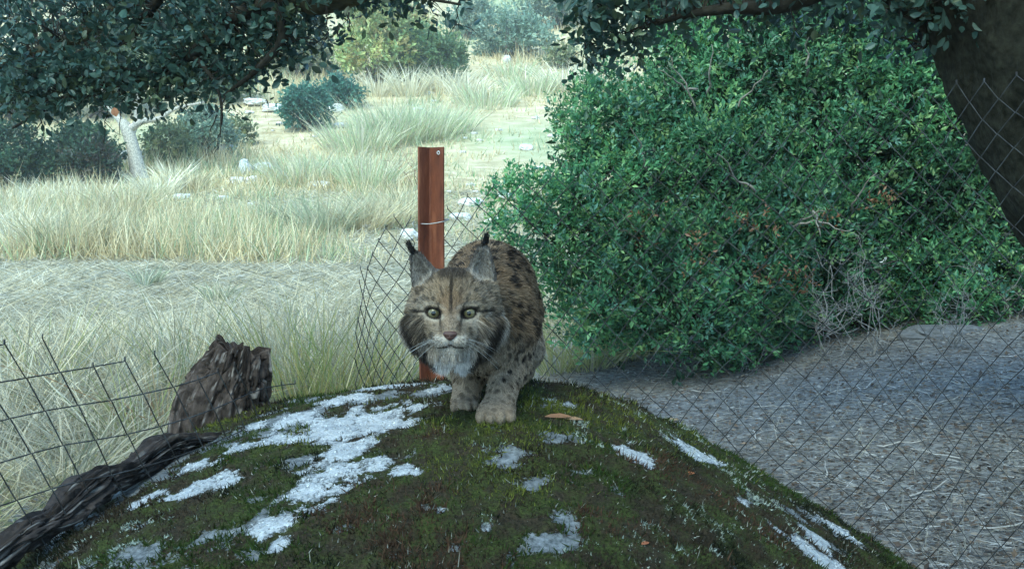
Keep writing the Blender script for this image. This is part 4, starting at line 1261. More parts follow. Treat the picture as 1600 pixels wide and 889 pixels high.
# ------------------------------------------------------------------ holm oak: trunk on the right, boughs overhead
def build_oak():
    tb = np.array([2.25, 3.25, float(ground(2.25, 3.25)) - .1])
    root = thing("holm_oak", "old holm oak with dark leaning trunk and boughs of leathery leaves hanging overhead", "tree", tb)
    # trunk: leans to the left as it rises
    pts = [(tb[0] + .05, tb[1], tb[2], .42), (*P(1850, 420, 3.2), .36), (*P(1760, 250, 3.2), .37), (*P(1700, 80, 3.2), .40), (*P(1660, -90, 3.2), .42), (*P(1600, -300, 3.2), .36), (*P(1500, -560, 3.1), .30)]
    cp = curve(pts, 90)
    V, F = tube(cp[:, :3], cp[:, 3], 90)
    nv = nrmz(V[:90 * 90] - np.repeat(cp[:, :3], 90, 0))
    q = V[:90 * 90]
    rg = fbm(q * np.array([14, 14, 5]), 4, 101)
    V[:90 * 90] = q + nv * (.03 * rg)[:, None] - nv * (.012 * sstep(.08, 0, np.abs(fbm(q * np.array([22, 22, 9]), 2, 104))))[:, None]
    C = np.tile([.034, .033, .022], (len(V), 1)) * (1 + .6 * np.r_[rg, 0, 0])[:, None]
    mk("trunk", V, F, C, M_FURROW, root)
    # boughs
    BO = []
    def bough(ctrl, n=40, sides=16, col=(.062, .058, .034)):
        c = curve(ctrl, n)
        V, F = tube(c[:, :3], c[:, 3], sides)
        nn = fbm(V * 16, 3, 103)
        V = V + (nrmz(V - np.r_[np.repeat(c[:, :3], sides, 0), c[:1, :3], c[-1:, :3]]) * (.12 * np.r_[np.repeat(c[:, 3], sides), 0, 0] * nn)[:, None])
        BO.append(mk("bough", V, F, np.tile(col, (len(V), 1)) * (1 + .5 * nn[:, None]), M_BARK, root))
        return c
    B = []
    T0 = cp[70, :3]
    B.append(bough([(*T0, .20), (*P(1250, -520, 3.4), .15), (*P(900, -330, 3.7), .12), (*P(640, -90, 3.9), .10), (*P(520, -12, 4.0), .075), (*P(470, -10, 4.0), .062), (*P(400, -60, 4.1), .05), (*P(300, -80, 4.3), .04), (*P(120, 60, 4.4), .03), (*P(-120, 130, 4.5), .02)]))
    B.append(bough([(*P(470, -8, 4.0), .045), (*P(380, 20, 4.05), .034), (*P(300, 85, 4.1), .026), (*P(240, 115, 4.2), .022), (*P(170, 130, 4.25), .017), (*P(110, 150, 4.3), .012), (*P(20, 200, 4.4), .006)], 30, 8, (.035, .032, .024)))
    B.append(bough([(*P(300, -80, 4.3), .03), (*P(240, 10, 4.3), .022), (*P(200, 60, 4.4), .016), (*P(110, 90, 4.5), .012), (*P(0, 105, 4.5), .008), (*P(-80, 110, 4.5), .005)], 26, 8, (.035, .032, .024)))
    B.append(bough([(*P(430, 5, 4.0), .024), (*P(440, 60, 4.0), .017), (*P(400, 110, 4.0), .012), (*P(350, 150, 4.05), .006)], 20, 7, (.035, .032, .024)))
    B.append(bough([(*P(300, 85, 4.1), .014), (*P(330, 120, 4.05), .009), (*P(345, 160, 4.0), .005), (*P(344, 215, 4.0), .0022)], 16, 6, (.035, .032, .024)))
    B.append(bough([(*T0, .16), (*P(1400, -250, 3.2), .09), (*P(1330, -60, 3.2), .045), (*P(1230, 5, 3.25), .028), (*P(1130, 14, 3.3), .018), (*P(1050, 30, 3.4), .010), (*P(985, 50, 3.45), .005)], 34, 8, (.035, .032, .024)))
    B.append(bough([(*P(1330, -60, 3.2), .03), (*P(1400, 5, 3.2), .02), (*P(1440, 40, 3.25), .012), (*P(1445, 75, 3.3), .005)], 18, 7, (.035, .032, .024)))
    B.append(bough([(*P(1130, -300, 3.4), .06), (*P(1010, -120, 3.5), .03), (*P(950, -20, 3.5), .016), (*P(930, 40, 3.5), .009), (*P(915, 85, 3.5), .003)], 20, 7, (.035, .032, .024)))
    B.append(bough([(*P(640, -90, 3.9), .04), (*P(620, -40, 3.85), .018), (*P(650, -8, 3.8), .009), (*P(720, 8, 3.75), .004)], 18, 6, (.035, .032, .024)))
    allb = np.concatenate([b[:, :3] for b in B])
    # leafy sprays: places of shoots (photo area, number, depth range)
    zones = [((-60, 180), (-60, 60), 280, (4.0, 5.2)), ((150, 350), (-60, 50), 270, (3.9, 5.0)), ((320, 480), (-60, 25), 170, (3.8, 4.6)),
             ((480, 640), (-60, -12), 50, (3.7, 4.2)), ((600, 720), (-50, -12), 26, (3.7, 4.0)),
             ((890, 1000), (-70, 0), 80, (3.3, 3.7)), ((1000, 1200), (-80, -25), 100, (3.2, 3.7)), ((1180, 1400), (-90, -15), 120, (3.1, 3.6)), ((1380, 1500), (-70, 30), 90, (3.0, 3.4))]
    # sprays that hang lower, in loose clusters
    for cx, cy, rx, ry, n in [(20, 110, 50, 45, 75), (90, 120, 45, 35, 60), (60, 165, 30, 14, 14), (160, 95, 40, 35, 60), (215, 120, 34, 26, 40), (265, 95, 34, 36, 50), (320, 75, 36, 36, 50), (372, 82, 30, 30, 44), (395, 40, 40, 34, 50), (450, 40, 36, 28, 46), (485, 50, 24, 16, 16),
                              (300, 130, 20, 14, 14), (345, 118, 18, 16, 14), (430, 88, 16, 16, 12), (240, 145, 16, 8, 7), (135, 150, 20, 12, 12), (508, 72, 8, 8, 4), (690, 12, 12, 12, 5), (655, 2, 20, 8, 6), (590, 6, 24, 10, 9), (540, 4, 20, 8, 7),
                              (925, 25, 24, 22, 22), (965, 35, 22, 26, 22), (940, 68, 14, 14, 9), (1000, 15, 22, 18, 16), (990, 60, 12, 18, 8), (915, 55, 10, 14, 5), (1110, 0, 50, 16, 20), (1240, 2, 50, 16, 20), (1330, 5, 40, 18, 20), (1440, 30, 30, 24, 20)]:
        zones.append((cx, cy, rx, ry, n))
    SP, SD = [], []
    for zn in zones:
        if len(zn) == 5:
            cx, cy, rx, ry, n = zn
            px = cx + rx * .6 * rng.normal(size=n); py = cy + ry * .6 * rng.normal(size=n); dd = (3.35 if cx > 800 else 4.0) + .3 * rng.random(n)
        else:
            (x0, x1), (y0, y1), n, (d0, d1) = zn
            px = x0 + (x1 - x0) * rng.random(n); py = y0 + (y1 - y0) * rng.random(n); dd = d0 + (d1 - d0) * rng.random(n)
        SP.append(Pn(px, py, dd)); SD.append(np.c_[rng.normal(size=n) * .9, rng.normal(size=n) * .7, -.45 + .7 * rng.normal(size=n)])
    SP = np.concatenate(SP); SD = np.concatenate(SD)
    # high crown above and behind the view: it shades the foreground
    lob = []
    for i in range(92):
        x, y = rng.uniform(-3.0, 3.6), rng.uniform(-3.2, 3.2)
        if i >= 46: x, y = rng.uniform(1.6, 4.6), rng.uniform(-2.2, 3.6)  # right-hand lobes: out of view, added to darken the trunk and right ground
        z = CAMZ + 1.55 + .28 * max(y - 1.5, 0) + rng.random() * 1.0 - (rng.random() * 2.0 if i >= 66 and x > 2.4 else 0)
        lob.append([x, y, z, .62, .62, .42])
    for i in range(16):  # more unseen lobes, added to shade the lower right ground
        lob.append([rng.uniform(-.1, 1.7), rng.uniform(-1.2, 1.6), CAMZ + rng.uniform(2.2, 3.3), .6, .6, .4])
    for i in range(34):                     # unseen low lobes, added behind and left to darken the left foreground
        lob.append([rng.uniform(-4.4, -1.3), rng.uniform(-2.6, 1.9), CAMZ + rng.uniform(.9, 2.9), .62, .62, .45])
    lob = np.array(lob)
    # twigs from each shoot back to the nearest bough
    tw = Acc()
    for i in range(len(SP)):
        dv = np.linalg.norm(allb - SP[i], axis=1); j = int(np.argmin(dv))
        if dv[j] < .9 and rng.random() < .55:
            pts, rr = wander(allb[j], SP[i], 6, .14, .0035, .0013)
            V, F = tube(pts, rr, 4); tw.add(V, F, [.045, .038, .028])
    # bare hanging twigs
    for px, py0, py1, d in [(185, 140, 215, 4.2), (168, 150, 225, 4.2), (345, 160, 235, 4.0), (340, 180, 205, 4.0), (545, 20, 60, 3.9), (720, -10, 45, 3.8), (510, 10, 70, 3.9), (352, 150, 200, 4.0), (250, 120, 175, 4.1), (60, 150, 230, 4.3), (1235, 10, 55, 3.2), (915, 60, 100, 3.5)]:
        pts, rr = wander(P(px, py0, d), P(px + rng.normal() * 12, py1, d), 9, .1, .003, .001)
        V, F = tube(pts, rr, 4); tw.add(V, F, [.035, .03, .024])
        for s in range(3):
            k = rng.integers(2, 8)
            p2, r2 = wander(pts[k], pts[k] + np.array([rng.normal() * .05, rng.normal() * .03, -.04 - .04 * rng.random()]), 5, .15, .0018, .0008)
            V, F = tube(p2, r2, 3); tw.add(V, F, [.035, .03, .024])
    tw.build("twigs", M_TWIG, root)["kind"] = "stuff"
    cols = [[.040, .078, .060], [.055, .102, .075], [.080, .135, .105], [.085, .120, .060]]
    pos, dd, nn, ll, ww = shoots(SP, SD, 9, .10 + .06 * rng.random(len(SP)), .031, .0175, up=.4, spread=.8, jl=.3)
    shoot_of = np.repeat(np.arange(len(SP)), 9)
    col = np.repeat(pick(cols, len(SP), .12, [.35, .3, .2, .15]), 9, 0) * (1 + .18 * rng.normal(size=(len(pos), 1))).clip(.5, 1.6)
    # the leaves that show largest hang as pieces of their own
    vis = (pos[:, 1] < 4.15)
    fpx = 800 + FPX * pos[:, 0] / pos[:, 1]; fpy = 335 - FPX * (pos[:, 2] - CAMZ) / pos[:, 1]
    vis &= (fpx > 10) & (fpx < 1490) & (fpy > 5)
    cand = np.where(vis)[0]
    cand = cand[np.argsort(-(ll[cand] / pos[cand, 1]))][:300]
    mask = np.ones(len(pos), bool); mask[cand] = False
    V, F, m = inst(LEAF9, pos[mask], dd[mask], nn[mask], ll[mask], ww[mask])
    o = mk("foliage", V, F, np.repeat(col[mask], m, 0), M_OAKLEAF, root, False); o["kind"] = "stuff"
    tpls = []
    for i in range(6):
        T, Fc = LEAF9
        V1 = np.stack([T[:, 0], T[:, 1] * .53, T[:, 2] * .5], -1)
        tpls.append(mesh_data("leaf", V1, Fc, np.tile(np.array(cols[i % 4]) * (1 + .12 * (i - 2)), (len(T), 1)), False))
        tpls[-1].materials.append(M_OAKLEAF)
    ro = np.array(root.location)
    for q, i in enumerate(cand):
        d = dd[i] / np.linalg.norm(dd[i]); s = np.cross(d, nn[i]); s /= np.linalg.norm(s); n2 = np.cross(s, d)
        lf = bpy.data.objects.new("leaf", tpls[q % 6])
        M = Matrix(((d[0], s[0], n2[0]), (d[1], s[1], n2[1]), (d[2], s[2], n2[2]))).to_4x4()
        lf.matrix_local = Matrix.Translation(tuple(pos[i] - ro)) @ M @ Matrix.Scale(float(ll[i]), 4)
        COL.objects.link(lf)
        lf.parent = BO[int(np.argmin([np.linalg.norm(b[:, :3] - pos[i], axis=1).min() for b in B]))]
    # single dry orange leaf
    V, F, m = inst(LEAF9, np.array([P(178, 168, 3.95)]), np.array([[.2, 0, -1.]]), np.array([[.1, -1., .1]]), .035, .03)
    mk("dry_leaf", V, F, np.tile([.42, .20, .10], (len(V), 1)), M_OAKLEAF, root, False)
    crown(root, lob, 8600, 8, .16, .055, .034, cols, None, M_OAKLEAF, LEAF4, "upper_shade_crown", low=-1, shell=.9, dirup=.1)  # oak crown overhead plus the unseen lobes added for shade
build_oak()
# ------------------------------------------------------------------ dry grass
STRAW = np.array([[.66, .58, .38], [.50, .44, .28], [.76, .70, .52], [.36, .34, .24], [.60, .58, .46]])
GREENS = np.array([[.28, .30, .12], [.36, .36, .16], [.20, .25, .12], [.45, .43, .22]])

def tussock(name, label, base, n, h, spread, cols, wid, lean=(0, 0), arch=.45, cat="grass", group=None, seg=3, wts=None):
    n = int(n)
    a = rng.random(n) * 6.283; r = spread * np.sqrt(rng.random(n))
    p = base + np.stack([np.cos(a) * r, np.sin(a) * r, 0 * a], -1)
    p[:, 2] = ground(p[:, 0], p[:, 1]) - .01
    out = np.stack([np.cos(a), np.sin(a), 0 * a], -1)
    d = out * (.15 + .45 * (r / spread))[:, None] + np.array([lean[0], lean[1], 1]) + .16 * rng.normal(size=(n, 3))
    L = h * (.45 + .65 * rng.random(n))
    bend = out * (arch * rng.random(n))[:, None] + np.array([0, 0, -.35]) * (arch * rng.random(n))[:, None] + .10 * rng.normal(size=(n, 3))
    V, F, C = blades(p, d, bend, L, wid * (.6 + .8 * rng.random(n)), pick(cols, n, .16, wts), seg)
    o = mk(name, V, F, C, M_GRASS, None, False, loc=base)
    return tag(o, label, cat, group)

def field_stuff():
    # flattened hay on the meadow
    n = 175000
    d = 4.2 * (26 / 4.2) ** rng.random(n)
    x = (rng.random(n) * 1.8 - 1.35) * d * .62
    k = ~((x > -.1 * d * .3) & (d < 7.5) & (x > -.1))
    x, d = x[k], d[k]; n = len(x)
    z = ground(x, d)
    clump = fbm2(x, d, 1.1, 3, 111)
    ang = rng.normal(size=n) * .7 + .35
    sgn = np.where(rng.random(n) < .5, -1, 1)
    L = (.07 + .16 * rng.random(n)) * (.7 + d / 16)
    upn = .16 + .30 * rng.random(n) ** 2 + .25 * sstep(.15, .5, clump)
    V, F, C = blades(np.stack([x, d, z], -1), np.stack([np.cos(ang) * sgn, np.sin(ang), upn], -1), .15 * rng.normal(size=(n, 3)) - np.array([0, 0, .10]), L, .0028 + .00075 * d, pick(STRAW * .74, n, .18) * (1 + .3 * clump[:, None]), 1)
    o = mk("meadow_hay", V, F, C, M_GRASS, None, False)
    tag(o, "flattened pale dry hay covering the meadow", "grass", kind="stuff")
    # standing dry grass of the hillside
    n = 140000
    d = 14 * (95 / 14) ** rng.random(n)
    x = (rng.random(n) * 1.7 - 1.2) * d * .56
    cl = fbm2(x, d, .22, 3, 112) + .5 * fbm2(x, d, .9, 2, 113)
    k = cl + .25 * rng.normal(size=n) > -.16 + .30 * (1 - sstep(15, 24, d))
    x, d, cl = x[k], d[k], cl[k]; n = len(x)
    L = (.16 + .30 * rng.random(n)) * (.5 + .9 * sstep(0, .5, cl)) * (1 + d / 90)
    gr = fbm2(x, d, .3, 3, 114)
    c = np.where((gr + .3 * rng.normal(size=n) > .12)[:, None], pick([[.36, .41, .21], [.44, .47, .28], [.30, .36, .21]], n, .16), pick([[.68, .58, .34], [.54, .45, .25], [.72, .64, .42], [.44, .36, .20]], n, .16))
    V, F, C = blades(np.stack([x, d, ground(x, d) - .02], -1), np.c_[.35 * rng.normal(size=n), .3 * rng.normal(size=n), np.ones(n)], .22 * rng.normal(size=(n, 3)), L, .004 + .0011 * d, c, 1)
    o = mk("hillside_grass", V, F, C, M_GRASS, None, False)
    tag(o, "standing pale dry grass scattered over the hillside", "grass", kind="stuff")
    # dry matted grass between the foreground tussocks
    n = 34000
    d = 2.3 + 3.4 * rng.random(n) ** .9
    x = -d * .85 + rng.random(n) * (d * .85 + .1)
    k = (rock(x, d) < ground(x, d) + .02)
    x, d = x[k], d[k]; n = len(x)
    cl = fbm2(x, d, 2.2, 3, 115)
    ang = rng.random(n) * 6.28
    tall = sstep(-.1, .5, cl)
    L = .07 + .16 * rng.random(n) * (.5 + tall)
    c = np.where((fbm2(x, d, 1.3, 2, 116) + .5 * rng.normal(size=n) > .35)[:, None], pick(GREENS, n), pick(STRAW, n) * np.array([.9, .86, .78]))
    V, F, C = blades(np.stack([x, d, ground(x, d) - .005], -1), np.stack([np.cos(ang), np.sin(ang), .25 + .9 * rng.random(n) * tall], -1), .3 * rng.normal(size=(n, 3)) - np.array([0, 0, .2]), L, .0032 + .0026 * rng.random(n), c, 2)
    o = mk("matted_grass", V, F, C, M_GRASS, None, False)
    tag(o, "low matted dry grass behind the sagging wire", "grass", kind="stuff")
    # litter on the bare ground to the right
    a = Acc()
    n = 60000
    d = 1.7 * (7.2 / 1.7) ** rng.random(n)
    x = -.1 + rng.random(n) * (d * .62 + .25)
    k = (rock(x, d) < ground(x, d) + .02); x, d = x[k], d[k]; n = len(x)
    ang = rng.random(n) * 6.28
    cl = fbm2(x, d, 1.6, 3, 117)
    c = pick([[.29, .28, .26], [.21, .195, .175], [.44, .42, .39], [.13, .12, .11], [.33, .30, .25]], n, .2) * (1 + .7 * cl[:, None]).clip(.35, 1.8)
    V, F, C = blades(np.stack([x, d, ground(x, d) + .001], -1), np.stack([np.cos(ang), np.sin(ang), .03 + .28 * rng.random(n) ** 2], -1), .15 * rng.normal(size=(n, 3)) * [1, 1, .3] - np.array([0, 0, .08]), .02 + .075 * rng.random(n) ** 1.6, .0018 + .0024 * rng.random(n), c, 1)
    a.add(V, F, C)
    n = 22000
    d = 1.7 * (7.2 / 1.7) ** rng.random(n); x = -.1 + rng.random(n) * (d * .62 + .25)
    k = (rock(x, d) < ground(x, d) + .02); x, d = x[k], d[k]; n = len(x)
    dr = rng.normal(size=(n, 3)) * [1, 1, .25]
    V, F, m = inst(LEAF5, np.stack([x, d, ground(x, d) + .004], -1), dr, np.array([0, 0, 1.0]) + .45 * rng.normal(size=(n, 3)), .012 + .020 * rng.random(n), .006 + .010 * rng.random(n))
    a.add(V, F, np.repeat(pick([[.20, .165, .13], [.29, .25, .205], [.13, .10, .08], [.36, .34, .31], [.20, .145, .10]], n, .2), m, 0))
    n = 1100
    d = 1.9 * (6.6 / 1.9) ** rng.random(n); x = rng.random(n) * (d * .6 + .2)
    k = (rock(x, d) < ground(x, d) + .02) & (fbm2(x, d, 1.4, 2, 119) > .0); x, d = x[k], d[k]; n = len(x)
    V, F, C = blades(np.stack([x, d, ground(x, d)], -1), np.c_[.5 * rng.normal(size=(n, 2)), np.ones(n)], .3 * rng.normal(size=(n, 3)), .03 + .09 * rng.random(n), .0016 + .0012 * rng.random(n), pick([[.42, .39, .33], [.30, .28, .22]], n), 2)
    a.add(V, F, C)
    o = a.build("leaf_litter", M_GRASS)
    tag(o, "grey brown litter of straw bits and dead leaves on the bare ground", "litter", kind="stuff")
field_stuff()

# tussocks in front of the meadow, behind boulder and sagging wire
TB = [(20, 640, .44, 0), (75, 600, .40, 1), (60, 690, .34, 2), (130, 650, .38, 2), (170, 590, .34, 0), (150, 720, .30, 2), (215, 690, .36, 3), (235, 610, .36, 0), (285, 600, .42, 1), (255, 670, .36, 4), (300, 560, .36, 0),
      (330, 590, .38, 0), (420, 600, .48, 0), (450, 630, .46, 1), (475, 640, .50, 5), (510, 640, .48, 5), (535, 630, .44, 5), (440, 570, .36, 0), (500, 580, .40, 0), (560, 580, .36, 0), (600, 620, .42, 0), (630, 630, .40, 1), (650, 600, .36, 0),
      (395, 570, .36, 0), (360, 555, .32, 0), (10, 570, .30, 0), (110, 560, .28, 0), (195, 560, .28, 0), (580, 640, .38, 5), (-10, 720, .36, 2), (-90, 640, .40, 0), (-150, 600, .38, 1), (-70, 580, .34, 0), (100, 760, .28, 2), (270, 555, .30, 0), (545, 560, .32, 0), (470, 555, .32, 0), (610, 570, .34, 0)]
KINDS = [("straw tussock of thin dry stalks", STRAW, None), ("yellow-green tussock of upright stems", np.concatenate([GREENS, STRAW[:2]]), None),
         ("greyish tussock of fine bent grass", np.array([[.42, .38, .27], [.50, .46, .34], [.28, .28, .18], [.58, .52, .38]]), None),
         ("drooping tan and green tussock", np.concatenate([STRAW[:3], GREENS[:2]]), None),
         ("orange-brown dead drooping tussock", np.array([[.40, .25, .12], [.32, .20, .11], [.50, .38, .22], [.24, .24, .10]]), None),
         ("tall golden tussock with green base", np.array([[.52, .42, .16], [.40, .40, .13], [.60, .52, .28], [.30, .34, .12]]), None)]
def place_near(px, py):
    a = ("behind the sagging wire's outer end" if px < 100 else "behind the sagging wire's middle" if px < 225 else "beside the stump's sloping side" if px < 330 else
         "directly behind the stump" if px < 425 else "between stump and torn mesh" if px < 545 else "behind the torn mesh")
    return a + (", nearest it" if py > 625 else ", a step back" if py > 585 else ", at the hay's edge")
def place_far(px, py):
    if px < 230 and py > 370: return "in the front row below the forked tree"
    if px < 180: return "in the back row before the dark bushes"
    if px < 380: return "near the forked tree" if py < 400 else "on the open flattened hay"
    if py > 320: return "in the coarse patch left of the rusty post"
    if py > 260: return "above the flat white stone"
    if py > 195: return "below the yellow-green trees"
    if px < 710: return "at the foot of the green bush"
    return "on the upper slope toward the big shrub"
for px, py, h, kd in TB:
    b = gp(px, py, 2.75, 9)
    lab, cols, w = KINDS[kd]
    tussock("grass_tussock", lab + " " + place_near(px, py), b, 95 if kd != 2 else 140, h * 1.25 * (b[1] / 4.2) ** .6, .15, cols, .0060, arch=.35 if kd not in (2, 4) else 1.1, group=lab.split(" ")[0] + " tussocks in front of the meadow")
# long arching grass between lynx and shrub
for px, py, h, lab in [(872, 580, .62, "long arching grass with green-yellow blades beside the lynx flank"), (925, 575, .50, "pale thin grass clump at the left foot of the big shrub"), (980, 560, .34, "short dry grass fringe under the big shrub")]:
    b = gp(px, py, 3.2, 9)
    tussock("arching_grass", lab, b, 190, h * 1.35 * (b[1] / 4.5) ** .5, .14, np.array([[.50, .48, .22], [.40, .42, .18], [.62, .56, .36]]), .0050, (.05, -.1), 1.1)

# ------------------------------------------------------------------ tall clumps farther out
FAR = [  # px, py base, height px, width px, count, kind
    (30, 395, 105, 70, 420, 0), (95, 400, 110, 80, 460, 1), (150, 392, 95, 60, 360, 2), (200, 345, 80, 60, 320, 1), (15, 340, 70, 60, 300, 0), (80, 325, 60, 60, 260, 0), (150, 330, 62, 70, 300, 0), (245, 310, 60, 50, 240, 0), (300, 300, 48, 40, 200, 1),
    (460, 358, 60, 60, 300, 2), (510, 365, 80, 80, 420, 2), (560, 362, 75, 70, 380, 1), (600, 358, 85, 60, 380, 1), (640, 350, 90, 50, 360, 1), (475, 290, 90, 80, 420, 3), (520, 285, 85, 70, 380, 3), (560, 235, 95, 80, 420, 3), (610, 220, 110, 80, 480, 3), (660, 215, 100, 80, 460, 3), (700, 205, 70, 60, 300, 3),
    (575, 300, 110, 50, 300, 3), (760, 165, 60, 70, 260, 3), (830, 145, 60, 60, 260, 3), (880, 140, 55, 60, 240, 0), (730, 150, 50, 60, 220, 0), (940, 130, 45, 60, 220, 0), (800, 118, 40, 60, 200, 3), (700, 140, 46, 70, 240, 0), (640, 150, 60, 50, 240, 0), (590, 150, 50, 50, 220, 0),
    (300, 245, 40, 40, 160, 0), (270, 285, 45, 40, 180, 0), (-70, 390, 100, 80, 420, 0), (-160, 380, 95, 80, 400, 1), (-240, 385, 95, 80, 400, 0), (-110, 335, 70, 80, 300, 0), (-210, 330, 70, 80, 300, 2), (240, 445, 40, 22, 90, 2), (225, 450, 70, 12, 40, 4), (340, 470, 44, 30, 90, 2)]
FK = [("pale straw clump of tall dry grass", np.array([[.74, .68, .48], [.62, .58, .40], [.82, .78, .60]]), "pale straw clumps on the slope"),
      ("tan feathery clump of tall grass", np.array([[.60, .52, .32], [.70, .62, .42], [.46, .40, .24], [.56, .54, .34]]), "tan grass clumps at the meadow edge"),
      ("olive grey-green clump of coarse grass", np.array([[.36, .38, .24], [.46, .46, .30], [.56, .52, .36], [.30, .32, .20]]), "olive grass clumps on the meadow"),
      ("pale green broom-like clump", np.array([[.52, .58, .36], [.60, .64, .44], [.44, .52, .32], [.70, .70, .50]]), "pale green clumps on the slope"),
      ("thin weed stalk", np.array([[.34, .38, .26], [.46, .46, .34]]), None)]
for px, py, hp_, wp, n, kd in FAR:
    b = gp(px, py, 4, 120)
    s = b[1] / FPX
    lab, cols, grp = FK[kd]
    if kd == 3:      # broom: many fine, loosely upright stems
        tussock("grass_clump", lab + " " + place_far(px, py), b, n * 1.3, hp_ * s * .72, wp * s * .66, np.concatenate([cols * np.array([.9, .92, .82]), FK[0][1] * .85]), max(.004, 1.2 * s), arch=.3, group=grp, seg=2)
        continue
    tussock("grass_clump", lab + " " + place_far(px, py), b, n * .85, hp_ * s * .95, wp * s * .5, cols, max(.004, 1.8 * s), arch=.5, group=grp, seg=2)

# ------------------------------------------------------------------ bushes, trees and stones of the hillside
def bush(name, label, x0, x1, ytop, ybase, cols, dens=1.0, group=None, cat="bush", lf=6.0, base=None, nl=18, flat=.8, k=7):
    b = gp((x0 + x1) / 2, ybase, 5, 140) if base is None else base
    s = b[1] / FPX
    W, H = (x1 - x0) * s, (ybase - ytop) * s
    root = thing(name, label, cat, b, group)
    lob = []
    for i in range(nl):
        u = rng.uniform(-1, 1); v = rng.random()
        r = .24 * min(W, H) * rng.uniform(.55, 1.45)
        half = (W / 2 - r * .8) * (1 - .45 * v)
        lob.append([b[0] + u * half, b[1] + rng.uniform(-.35, .35) * W * .8, b[2] + r * .7 + v * max(H - 1.7 * r, 0), r, r, r * flat])
    lob = np.array(lob)
    L = lf * s
    ns = int((x1 - x0) * (ybase - ytop) / 14.0 * dens)
    crown(root, lob, max(ns, 120), k, L * 2.6, L, L * .55, cols, None, M_LEAF, LEAF4, "foliage", low=-.8, shell=.6, clump=1.2 / max(W, .5) * 3)
    a = Acc()
    for i in range(6):
        q = lob[rng.integers(len(lob))]
        f0 = b + np.array([rng.normal() * W * .06, rng.normal() * W * .06, -.05])
        pts, rr = wander(f0, q[:3], 8, .12, .022 * min(W, 3) + .004, .006)
        V, F = tube(pts, rr, 5); a.add(V, F, [.10, .085, .065])
    a.build("stems", M_TWIG, root)
    return root

DK = [[.040, .085, .050], [.055, .105, .060], [.075, .125, .060]]
OL = [[.18, .22, .10], [.24, .27, .12], [.15, .19, .09], [.31, .31, .14]]
YL = [[.33, .40, .15], [.42, .45, .17], [.27, .36, .14], [.46, .40, .16]]
BL = [[.18, .26, .19], [.23, .31, .22], [.28, .35, .25]]
bush("dark_bush", "dark green bush at the meadow's end left of the forked tree", 60, 190, 195, 285, DK, 1.3)
bush("dark_bush", "broad dark green bush beyond the tall grass clumps", -90, 70, 190, 292, DK, 1.3)
bush("dark_bush", "low dark bush with reddish twigs just left of the pale tree trunk", 100, 185, 225, 290, [[.05, .07, .045], [.08, .07, .05], [.05, .09, .05]], 1.2)
bush("olive_bush", "olive bush right behind the forked pale trunk", 225, 300, 190, 262, OL, 1.1)
bush("grey_green_bush", "rounded grey-green bush between the forked tree and the stones", 285, 362, 175, 248, BL, 1.2)
bush("olive_bush", "small yellow-green bush beside the rounded grey-green bush", 352, 392, 190, 228, OL, 1.2)
bush("teal_bush", "lower half of a dark teal bush pair leaning down the slope", 440, 520, 140, 204, [[.075, .18, .125], [.095, .21, .145], [.06, .14, .10]], 1.6)
bush("teal_bush", "upper dark teal bush leaning beside the yellowish tree", 492, 562, 122, 172, [[.075, .18, .125], [.095, .21, .145], [.06, .14, .10]], 1.6)
bush("yellowing_tree", "tall bushy tree with yellow-green autumn leaves on the hillside", 512, 650, 2, 132, YL, 1.2, cat="tree")
bush("yellowing_tree", "rust-tinged leafy tree top beside the dark green hillside bush", 600, 680, 20, 100, [[.38, .39, .15], [.46, .36, .16], [.28, .36, .14]], 1.1, cat="tree")
bush("green_bush", "deep green rounded bush in front of the yellow-green trees", 632, 730, 50, 128, [[.13, .21, .09], [.17, .25, .10], [.10, .17, .08], [.22, .27, .11]], 1.3)
bush("grey_green_bush", "hazy grey-green bush high on the slope right of the yellow-green trees", 735, 870, 22, 92, BL, 1.0)
bush("grey_green_bush", "small hazy bush near the top of the slope", 700, 770, 5, 60, BL, .9)
bush("grey_green_bush", "wide pale bush at the top of the visible slope", 800, 930, -25, 45, BL, .9)
bush("olive_bush", "low olive bush below the hazy grey-green bush", 850, 905, 78, 108, OL, 1.0)
bush("olive_bush", "olive bush seen through gaps in the overhanging oak leaves", 300, 400, 95, 160, OL, 1.0)
bush("olive_bush", "light olive bush behind the tip of the oak branch", 400, 520, 30, 120, [[.24, .26, .13], [.30, .30, .16], [.20, .23, .11]], .9)
bush("dark_bush", "dark evergreen behind the leafy oak branch, far up the slope", 80, 240, 60, 185, OL, .9)
bush("dark_bush", "far dark evergreen hidden behind the oak leaves by the meadow's end", -60, 90, 70, 190, DK, .9)

